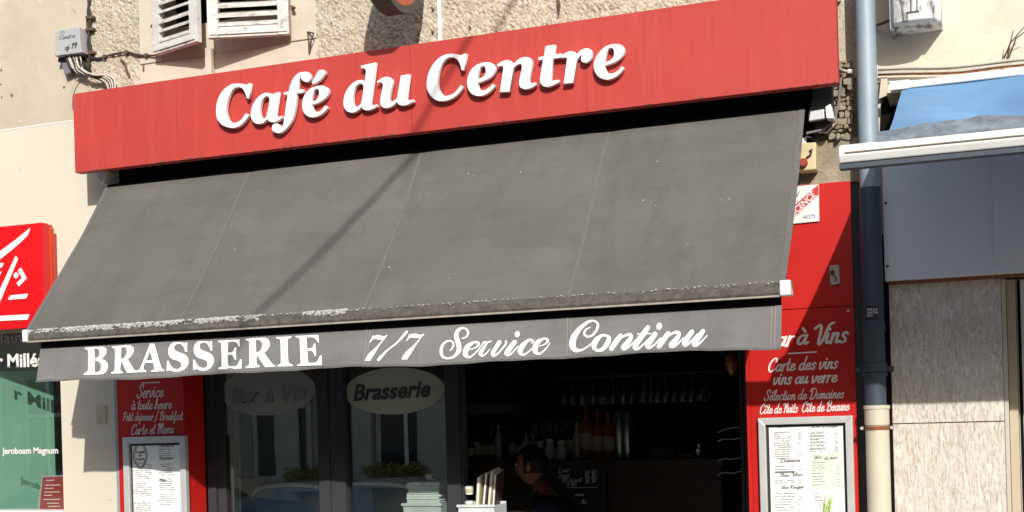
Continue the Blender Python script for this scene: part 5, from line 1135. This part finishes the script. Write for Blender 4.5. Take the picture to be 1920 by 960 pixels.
# upper shelf with bottles
zs = P(1080, 818, 3.4).z
sh = thing('wall_shelf', 'dark shelf of glasses on the back wall of the café', 'shelf', (P(1080, 818, 3.4).x, 3.6, zs)); MB().box(P(995, 818, 3.4).x, P(1190, 818, 3.4).x, 3.4, 3.75, zs-0.03, zs).build('shelf_board', 'wood', sh)
for i, u in enumerate(range(1004, 1100, 13)):
    c = P(u, 817, 3.5); t = thing('tumbler', 'upturned tumbler in the row on the back shelf', 'glass', (c.x, 3.5, zs), 'tumblers on the back shelf')
    MB().lathe((c.x, 3.5, zs+0.001), [(.034, 0), (.028, .10), (.024, .10), (.03, 0.005)], 14).build('tumbler_glass', 'botclear', t, smooth='auto')
# hanging stemware
rk = thing('glass_rack', 'dark ceiling rack carrying rows of hanging wine glasses', 'rack', (P(1200, 700, 1.9).x, 1.9, P(1200, 700, 1.9).z))
rz = P(1200, 706, 1.9).z
xa_, xb_ = P(1062, 706, 1.9).x, P(1345, 706, 1.9).x
for k in range(3): MB().box(xa_, xb_, 1.75+k*0.12, 1.765+k*0.12, rz, rz+0.012).build('rail', 'wood', rk)
pr = None
for k in range(3):
    for i in range(17):
        x = xa_+0.03+(xb_-xa_-0.06)*(i+0.3*(k % 2)+random.uniform(-.3, .3))/17; y = 1.80+k*0.12
        if random.random() < 0.14: continue
        if pr is None:
            pr = thing('wine_glass', 'stemmed wine glass hanging upside down from the ceiling rack', 'wine glass', (x, y, rz-0.16), 'wine glasses hanging from the rack')
            g_ = MB().lathe((x, y, rz-0.16), [(.028, 0), (.036, .03), (.030, .065), (.005, .085), (.004, .155), (.03, .160)], 12).build('glass_bowl', 'glassclear', pr, smooth='auto')
        else: dup(pr, None, (x, y, rz-0.16))
# pendant lamp, orange balloon
c = P(925, 775, 1.6); pl = thing('pendant_lamp', 'wide dark tent shaped pendant lamp left inside the doorway', 'lamp', (c.x, 1.6, c.z))
w_ = abs(P(978, 775, 1.6).x-P(872, 775, 1.6).x)/2
MB().lathe((c.x, 1.6, c.z), [(w_, 0), (w_*1.0, 0.05), (w_*0.45, 0.11), (w_*0.08, 0.19), (0.005, 0.20)], 28).build('lamp_shade', 'dim', pl); MB().tube([(c.x, 1.6, c.z+0.19), (c.x, 1.6, 2.9)], 0.006).build('lamp_cord', 'cableblack', pl)
c = P(1372, 687, 0.9); t = thing('balloon', 'small orange balloon near the ceiling at the right of the doorway', 'balloon', (c.x, 0.9, c.z))
MB().lathe((c.x, 0.9, c.z-0.04), [(.004, -.01), (.012, 0), (.03, .03), (.036, .06), (.03, .09), (.012, .108), (.002, .11)], 18).build('balloon_skin', 'amber', t, smooth=True)
wv = thing('wavy_wires', 'thin pale wavy wires inside at the right of the doorway', 'wires', P(1370, 890, 0.6))
for v in (808, 825, 862, 888):
    MB().tube([P(*q) for q in cr_open([(1345, v+3, 0.6), (1358, v-2, 0.6), (1372, v-1 if v != 808 else v-6, 0.6), (1396, v-6, 0.6)], 4)], 0.0022, 5).build('wire', 'cablewhite', wv)
cu_ = thing('coffee_things', 'stacked saucers and small metal pot on the dark bar at right', 'tableware', (P(1290, 860, BY+.1).x, BY+.1, cz_))
for i, (u, n_) in enumerate(((1232, 5), (1248, 4), (1288, 2))):
    c = P(u, 861, BY+0.12)
    for k in range(n_): MB().lathe((c.x, BY+0.12, cz_+0.001+k*0.012), [(.04, 0), (.06, .008), (.058, .010)], 16).build('saucer', 'boxgrey', cu_)
c = P(1312, 861, BY+0.12); MB().lathe((c.x, BY+0.12, cz_), [(.04, 0), (.045, .05), (.02, .06), (.02, .08)], 14).build('pot', 'silver', cu_)
# plates, napkins and pot behind the second window
Yp = 0.25
c = P(803, 962, Yp); tb = thing('service_table', 'small dark service table behind the second window', 'table', (c.x, Yp+0.1, 0.22))
tz_ = c.z
MB().box(c.x-0.25, c.x+0.45, Yp-0.12, Yp+0.35, tz_-0.03, tz_-0.001).build('table_top', 'wood', tb, bevel=0.003)
for dx, dy in ((-.22, -.09), (.42, -.09), (-.22, .32), (.42, .32)): MB().box(c.x+dx-.015, c.x+dx+.015, Yp+dy-.015, Yp+dy+.015, 0.22, tz_-0.03).build('leg', 'wood', tb)
ck = thing('plastic_crate', 'white plastic crate holding folded napkins behind the second window', 'crate', (c.x, Yp, tz_))
x0_, x1_ = P(768, 950, Yp).x, P(838, 950, Yp).x; hz = P(800, 943, Yp).z
MB().box(x0_, x1_, Yp-0.07, Yp-0.064, tz_, hz).box(x0_, x1_, Yp+0.10, Yp+0.106, tz_, hz).box(x0_, x0_+0.006, Yp-0.063, Yp+0.099, tz_, hz).box(x1_-0.006, x1_, Yp-0.063, Yp+0.099, tz_, hz).box(x0_, x1_, Yp-0.063, Yp+0.099, tz_, tz_+0.005).build('crate_body', 'crate', ck)
MB().box(x0_-0.008, x1_+0.008, Yp-0.078, Yp-0.071, hz-0.01, hz+0.004).build('crate_rim', 'crate', ck)
random.seed(5)
z_ = tz_+0.006; k = 0; ztop_ = P(800, 905, Yp).z
while z_ < ztop_:
    th = random.uniform(0.009, 0.013); i0 = random.uniform(0.008, 0.02) if z_ > hz else 0.008
    t = MB().box(x0_+i0, x1_-random.uniform(0.008, 0.02), Yp-0.058+random.uniform(0, .006), Yp+0.09, z_, z_+th-0.001).build('folded_napkin', 'cloth', None, bevel=0.003); tag(t, 'folded white napkin lying in the pile of the plastic crate', 'napkin', 'folded napkins in the crate'); z_ += th
c = P(808, 903, Yp); t = thing('metal_pot', 'small steel pot lying on the pile of napkins', 'pot', (c.x, Yp, z_))
MB().lathe((c.x, Yp, z_), [(.026, 0), (.032, .012), (.032, .035), (.027, .04), (.024, .04), (.024, .02)], 18).build('pot_body', 'silver', t, smooth='auto'); MB().tube([(c.x+.03, Yp, z_+.03), (c.x+.05, Yp-.01, z_+.035), (c.x+.06, Yp, z_+.015)], .004).build('pot_handle', 'silver', t)
# menu basket in the doorway
Yb = 0.16
c = P(900, 962, Yb); hb = c.z
st_ = thing('menu_stand', 'small black stand just inside the doorway', 'stand', (c.x, Yb, 0.22)); MB().box(c.x-0.09, c.x+0.11, Yb-0.06, Yb+0.14, hb-0.07, hb-0.04).box(c.x-0.01, c.x+0.02, Yb+0.02, Yb+0.05, 0.22, hb-0.07).build('stand_body', 'black', st_)
x0_, x1_ = P(868, 950, Yb).x, P(934, 940, Yb).x; hz = P(930, 948, Yb).z+0.005
mbk = thing('menu_basket', 'white wire basket of menus in the doorway', 'basket', (c.x, Yb, hb-0.04))
MB().box(x0_, x1_, Yb-0.055, Yb-0.05, hb-0.039, hz).box(x0_, x1_, Yb+0.10, Yb+0.105, hb-0.039, hz+0.01).box(x0_, x0_+0.005, Yb-0.049, Yb+0.099, hb-0.039, hz).box(x1_-0.005, x1_, Yb-0.049, Yb+0.099, hb-0.039, hz).build('basket_wall', 'crate', mbk); MB().box(x0_-.006, x1_+.006, Yb-0.063, Yb-0.056, hz-.008, hz+.004).build('basket_rim', 'crate', mbk)
for i, (u, w2, vt, m_, lb, ti) in enumerate(((893, 9, 896, 'booktan', 'tan spined menu leaning in the basket, front one', 5), (904, 8, 890, 'bookdark', 'dark covered menu behind the tan one in the basket', 8), (914, 7, 886, 'booktan', 'second tan menu, partly hidden in the basket', 8), (923, 7, 890, 'bookdark', 'dark menu at the right side of the basket', 6))):
    A = P(u, 955, Yb-0.03+i*0.02); B = P(u+ti, vt, Yb-0.03+i*0.02); wd = w2*0.0022
    t = thing('menu_book', lb, 'menu', (A.x, A.y, hb-0.038), 'menus in the white basket')
    MB().hexa([(A.x-wd/2, A.y, hb-.038), (A.x+wd/2, A.y, hb-.038), (A.x+wd/2, A.y+.1, hb-.038), (A.x-wd/2, A.y+.1, hb-.038)], [(B.x-wd/2, A.y, B.z), (B.x+wd/2, A.y, B.z), (B.x+wd/2, A.y+.1, B.z+.02), (B.x-wd/2, A.y+.1, B.z+.02)]).build('cover', m_, t)
    MB().hexa([(A.x-wd/4, A.y-.002, hb-.03), (A.x+wd/4, A.y-.002, hb-.03), (A.x+wd/4, A.y+.095, hb-.03), (A.x-wd/4, A.y+.095, hb-.03)], [(B.x-wd/4, A.y-.002, B.z+.003), (B.x+wd/4, A.y-.002, B.z+.003), (B.x+wd/4, A.y+.095, B.z+.022), (B.x-wd/4, A.y+.095, B.z+.022)]).build('pages', 'paper', t)
for u, v0_, lb in ((880, 927, 'upper paper cup in the stack in the basket'), (880, 955, 'lower paper cup of the stack in the basket')):
    A = P(u, v0_, Yb); t = thing('paper_cup', lb, 'cup', (A.x, Yb, A.z), 'paper cups in the basket'); MB().lathe((A.x, Yb, A.z), [(.018, 0), (.022, .04), (.024, .041), (.020, .041)], 16).build('cup_body', 'paper', t, smooth='auto'); MB().lathe((A.x, Yb, A.z), [(.0195, .008), (.0215, .028)], 16).build('sleeve', 'label', t)
# curtain and flowers behind window one
cu1 = thing('curtain', 'pale greenish curtain at the left edge of the first window', 'curtain', P(435, 955, 0.45)); b = MB(); n = 24
xa_, xb_ = P(422, 800, 0.45).x, P(449, 800, 0.45).x
for j in range(2):
    for i in range(n+1): b.v.append(Vector((xa_+(xb_-xa_)*i/n, 0.45+0.02*math.sin(i*1.3), 0.6 if j == 0 else 2.02)))
for i in range(n): b.f.append((i, i+1, n+2+i, n+1+i))
M['curt'] = mat('pale greenish curtain cloth', (0.42, 0.45, 0.36), 0.9, 0.15, 6, stretch=(6, 1, 1)); b.build('curtain_cloth', 'curt', cu1, smooth=True)
# blue chairs behind the windows
def chair(x, y, lb):
    t = thing('blue_chair', lb, 'chair', (x, y, 0.22), 'blue chairs behind the windows')
    s = 0.24
    for dx, dy in ((-s, -s), (s, -s), (-s, s), (s, s)): MB().tube([(x+dx*.85, y+dy*.85, .22), (x+dx*.8, y+dy*.8, .98)], .013).build('leg', 'alu', t)
    MB().box(x-s, x+s, y-s, y+s, .98, 1.02).build('seat', 'carblue', t, bevel=.015)
    pts = [(x-s*1.15, y-s*.2, 1.40), (x-s*1.1, y-s*1.0, 1.54), (x-s*.6, y-s*1.25, 1.60), (x+s*.6, y-s*1.25, 1.60), (x+s*1.1, y-s*1.0, 1.54), (x+s*1.15, y-s*.2, 1.40)]
    q = [Vector(p) for p in cr_open(pts, 5)]; MB().tube(q, .012, 8).build('back_rim', 'alu', t, smooth=True)
    b = MB(); n = len(q)
    for p in q: b.v += [Vector(p), Vector((p.x, p.y+.01, 1.05))]
    for i in range(n-1): b.f.append((2*i, 2*i+1, 2*i+3, 2*i+2))
    b.build('backrest', 'carblue', t, smooth=True)
for u, y_, lb in ((553, 0.75, 'tall blue bar chair behind the first window'), (700, 0.85, 'tall blue bar chair behind the left part of the second window')):
    chair(P(u, 930, y_-0.25).x, y_, lb)

# ================================================================ PERSON (bar tender in the dark, head turned left, leaning)
def person():
    cx_, y0 = P(1030, 900, 1.25).x, 1.25; hd = P(1004, 893, 1.25)
    t = thing('person', 'person in a dark t-shirt bending forward behind the doorway, facing left', 'person', (cx_, y0, 0.22))
    g = 0.22; top = hd.z+0.13; sc = (top-g)/1.70
    J = []; E = []; RR = []
    def add(p, r, par=None):
        J.append(p); RR.append(r)
        if par is not None: E.append((par, len(J)-1))
        return len(J)-1
    X = lambda dx, dy, z: (cx_+dx*sc, y0+dy*sc, g+z*sc)
    pel = add(X(.18, 0, .93), .135); sp = add(X(.13, 0, 1.10), .125, pel); ch = add(X(.06, 0, 1.28), .15, sp); ub = add(X(.0, 0, 1.40), .12, ch); nk = add(X(-.05, 0, 1.47), .055, ub); hb_ = add(X(-.09, 0, 1.53), .055, nk)
    for s in (-1, 1):
        hp = add(X(.18, .10*s, .88), .10, pel); kn = add(X(.12, .11*s, .48), .062, hp); an = add(X(.18, .11*s, .08), .042, kn); add(X(.0, .12*s, .03), .036, an)
        sh_ = add(X(.0, .17*s, 1.37), .062, ub); el_ = add(X(-.02 if s < 0 else -.1, .24*s, 1.09), .042, sh_); wr = add(X(-.22, .20*s, .98), .028, el_)
        pm = add(X(-.28, .19*s, .96), .034, wr)
        for k, (dx, dz, ln) in enumerate(((-.06, .012, .9), (-.07, .0, 1), (-.068, -.012, .95), (-.055, -.024, .8))):
            k1 = add(X(-.28+dx*.55, .19*s+(.018-.012*k)*s, .955+dz), .0095, pm); add(X(-.28+dx*ln*1.15, .19*s+(.018-.012*k)*s, .93+dz), .008, k1)
        th_ = add(X(-.27, .16*s, .975), .011, pm); add(X(-.30, .145*s, .96), .009, th_)
    me = bpy.data.meshes.new('body'); me.from_pydata(J, E, []); me.update()
    o = bpy.data.objects.new('body', me); COL.objects.link(o); md = o.modifiers.new('skin', 'SKIN'); md.use_smooth_shade = True
    for i, r in enumerate(RR): me.skin_vertices[0].data[i].radius = (r*sc, r*sc)
    me.skin_vertices[0].data[pel].use_root = True
    o.modifiers.new('sub', 'SUBSURF').levels = 1
    dg = bpy.context.evaluated_depsgraph_get(); m2 = bpy.data.meshes.new_from_object(o.evaluated_get(dg)); bpy.data.objects.remove(o)
    for v in m2.vertices: v.co -= Vector(t.location)
    m2.materials.clear(); m2.materials.append(M['skin']); m2.materials.append(M['navy']); m2.materials.append(M['trouser'])
    for p in m2.polygons:
        c = p.center; dz = c.z/sc; dyy = abs(c.y)/sc
        p.material_index = 2 if dz < .93 and not (c.x/sc < -.12 and dz > .85) else (1 if (.93 <= dz < 1.45 and (dyy < .19 or dz > 1.2) and c.x/sc > -.2) else 0); p.use_smooth = True
    ob = bpy.data.objects.new('body', m2); COL.objects.link(ob); ob.parent = t
    # head facing -x and slightly down, shaped from a sphere of rings
    hc_ = Vector(X(-.12, 0, 1.62)); b = MB(); nr, ns_ = 22, 28
    for i in range(nr+1):
        th = math.pi*i/nr; zz_ = math.cos(th)
        for k in range(ns_):
            ph = 2*math.pi*k/ns_; x = math.sin(th)*math.cos(ph); y = math.sin(th)*math.sin(ph); rx, ry, rz_ = .098, .076, .118
            f_ = x < 0
            px = x*rx; py2 = y*ry; pz = zz_*rz_
            if zz_ < 0: px *= 1-0.12*(-zz_) if f_ else 1-0.35*(-zz_); py2 *= 1-0.35*(-zz_)
            if f_ and abs(y) < .22 and -.35 < zz_ < .12: px -= .022*(1-abs(y)/.22)*(1-abs((zz_+.16)/.26))**.7 if abs((zz_+.16)/.26) < 1 else 0
            if f_ and abs(abs(y)-.38) < .2 and abs(zz_-.08) < .12: px += .006
            if f_ and abs(y) < .3 and -.62 < zz_ < -.5: px -= .004
            b.v.append(hc_+Vector((px, py2, pz))*sc)
    for i in range(nr):
        for k in range(ns_): a = i*ns_+k; c = i*ns_+(k+1) % ns_; b.f.append((a, c, c+ns_, a+ns_))
    b.build('head', 'skin', t, smooth=True)
    for s in (-1, 1):
        e = hc_+Vector((-.084, .032*s, .012))*sc; MB().lathe(e, [(.0005, -.009), (.009, -.004), (.010, 0), (.009, .004), (.0005, .009)], 10).build('eye', 'paper', t, smooth=True)
        e2 = e+Vector((-.0085, 0, 0)); MB().lathe(e2, [(.0005, -.004), (.004, 0), (.0005, .004)], 8).build('iris', 'ink', t)
        er = hc_+Vector((.012, .076*s, -.005))*sc; MB().lathe(er, [(.002, -.030), (.014, -.02), (.018, .005), (.013, .025), (.002, .032)], 12).build('ear', 'skin', t, smooth=True)
    MB().tube([hc_+Vector((-.088, -.022, -.062))*sc, hc_+Vector((-.095, 0, -.060))*sc, hc_+Vector((-.088, .022, -.062))*sc], .0045).build('mouth', 'redknob', t)
    b = MB()
    for i in range(12):
        th = math.pi*0.62*i/11
        for k in range(ns_):
            ph = 2*math.pi*k/ns_; x = math.sin(th)*math.cos(ph); y = math.sin(th)*math.sin(ph); lim = 1.0
            tt = th if x > -.25 else min(th, 0.95); x = math.sin(tt)*math.cos(ph); y = math.sin(tt)*math.sin(ph)
            b.v.append(hc_+Vector((x*.109+.006, y*.086, math.cos(tt)*.130+.003))*sc*(1+0.0*lim))
    for i in range(11):
        for k in range(ns_): a = i*ns_+k; c = i*ns_+(k+1) % ns_; b.f.append((a, c, c+ns_, a+ns_))
    b.build('hair', 'hair', t, smooth=True)
person()

# ================================================================ ACROSS THE STREET (seen as reflections in the panes)
GM = 2*GZ
def mir(u, v, yo): return P(u, v, GM-yo)     # where a thing at depth yo shows up in the glass
YO = -12.9
ob_ = thing('opposite_building', 'cream building with shuttered windows across the street, seen reflected in the café glass', 'building', (-9, YO-2, 0.14))
MB().box(-26, 14, YO-6, YO, 0.14, 6.9).build('wall', 'oppwall', ob_); MB().box(-26.3, 14.3, YO-6, YO+0.35, 6.901, 7.05).build('cornice', 'opptrim', ob_); MB().add([(-26.3, YO+.35, 7.05), (14.3, YO+.35, 7.05), (14.3, YO-3, 8.3), (-26.3, YO-3, 8.3)], [(0, 1, 2, 3)]).build('roof', 'rooftile', ob_)
xr = mir(767, 830, YO).x
print('REFL', xr, mir(767, 787, YO), mir(767, 870, YO), mir(540, 915, -7.4))
for k in range(-5, 8):
    x = xr+k*2.3
    if not -25 < x < 13: continue
    for zb_, h_ in ((1.15, 1.75), (4.0, 1.7)):
        wd = 0.46
        f = MB().box(x-wd-.1, x+wd+.1, YO, YO+.07, zb_-.12, zb_+h_+.14).build('window', 'opptrim', ob_)
        MB().box(x-wd, x+wd, YO+.0705, YO+.08, zb_, zb_+h_).build('pane', 'oppwin', f)
        MB().box(x-.03, x+.03, YO+.081, YO+.11, zb_, zb_+h_).box(x-wd, x+wd, YO+.081, YO+.105, zb_+h_*.62, zb_+h_*.66).build('glazing_bar', 'paper', f)
        for s in (-1, 1): MB().box(x+s*(wd+.36)-.24, x+s*(wd+.36)+.24, YO+.005, YO+.06, zb_, zb_+h_).build('shutter', 'oppshut', ob_)
for u, v, lb in ((586, 899, 'yellow flowering window box across the street, reflected in the first window'), (738, 893, 'yellow flowering window box across the street, reflected in the second window')):
    c = mir(u, v, YO+0.3); c.y = YO+0.3; t = thing('flower_box', lb, 'flower box', (c.x, c.y, c.z-0.15), 'window boxes across the street')
    MB().box(c.x-.5, c.x+.5, c.y-.12, c.y+.12, c.z-.18, c.z-.02).build('trough', 'opptrim', t); b = MB()
    for _ in range(420):
        q = Vector((c.x+random.uniform(-.5, .5), c.y+random.uniform(-.14, .14), c.z+random.uniform(-.05, .24)*(1-.5*random.random()))); a_ = Vector((random.uniform(-1, 1), random.uniform(-1, 1), random.uniform(-1, 1))).normalized()*.05; e_ = a_.orthogonal().normalized()*.025; k0 = len(b.v)
        b.v += [q-a_, q+e_, q+a_, q-e_]; b.f.append((k0, k0+1, k0+2, k0+3))
    b.build('foliage', 'greenleaf', t, kind='stuff')
for u, wd in ((545, .22), (672, .3), (822, .3)):
    x = mir(u, 840, YO).x; MB().box(x-wd, x+wd, YO+.0, YO+.14, .14, 6.8).build('pilaster', 'opptrim', ob_)
def car():
    yc = -8.6; xl = mir(483, 940, yc+.8).x; zc = 0.01
    t = thing('parked_car', 'blue hatchback parked across the street, seen reflected in the café glass', 'car', (xl-2, yc, 0))
    prof = [(0, .45), (.05, .75), (.35, .92), (1.05, 1.0), (1.75, 1.42), (2.9, 1.46), (3.6, 1.2), (3.85, .95), (3.95, .6), (3.9, .3), (.05, .28)]
    n = len(prof); b = MB()
    for yy, sx, dz in ((-.82, .97, -.02), (-.78, 1, 0), (-.5, 1, .02), (.5, 1, .02), (.78, 1, 0), (.82, .97, -.02)):
        for x, z in prof: b.v.append(Vector((xl-4.0+2*0+ (4.0-x)*1.0 if False else xl-x, yc+yy*(1 if z < 1.0 else 0.86), zc+z+(dz if z > .5 else 0))))
    for j in range(5):
        for i in range(n): a = j*n+i; c = j*n+(i+1) % n; b.f.append((a, c, c+n, a+n))
    b.f.append(tuple(range(n))); b.f.append(tuple(range(6*n-1, 5*n-1, -1))); b.build('body', 'carblue', t, smooth='auto')
    for s in (-1, 1):
        yy = yc+s*.72
        for pts in ([(1.25, 1.0), (1.8, 1.36), (2.25, 1.38), (2.25, 1.0)], [(2.32, 1.0), (2.32, 1.38), (2.9, 1.38), (3.35, 1.05)]): MB().prism([(xl-x, z) for x, z in pts], yy-.02, yy+.02).build('side_window', 'oppwin', t)
        for x in (.75, 3.15):
            w_ = MB().lathe((xl-x, yc+s*.72+.1, .31), [(.30, 0), (.31, .03), (.31, .17), (.30, .2)], 24, 'y').build('wheel', 'tyre', t, smooth='auto'); MB().lathe((xl-x, yc+s*.72+.1+(.005 if s > 0 else -.2), .31), [(.19, 0), (.19, .01)], 16, 'y').build('hub', 'alu', w_)
    MB().hexa([(xl-1.08, yc-.62, 1.02), (xl-1.08, yc+.62, 1.02), (xl-1.72, yc+.55, 1.41), (xl-1.72, yc-.55, 1.41)], [(xl-1.05, yc-.62, 1.04), (xl-1.05, yc+.62, 1.04), (xl-1.69, yc+.55, 1.43), (xl-1.69, yc-.55, 1.43)]).build('windscreen', 'oppwin', t)
    for s in (-1, 1): MB().lathe((xl+.0, yc+s*.6, .68), [(.1, 0), (.08, .03)], 14, 'x').build('headlight', 'paper', t)
car()
print('OBJ', len(bpy.data.objects), 'TRI', sum(len(o.data.polygons) for o in bpy.data.objects if o.type == 'MESH'))
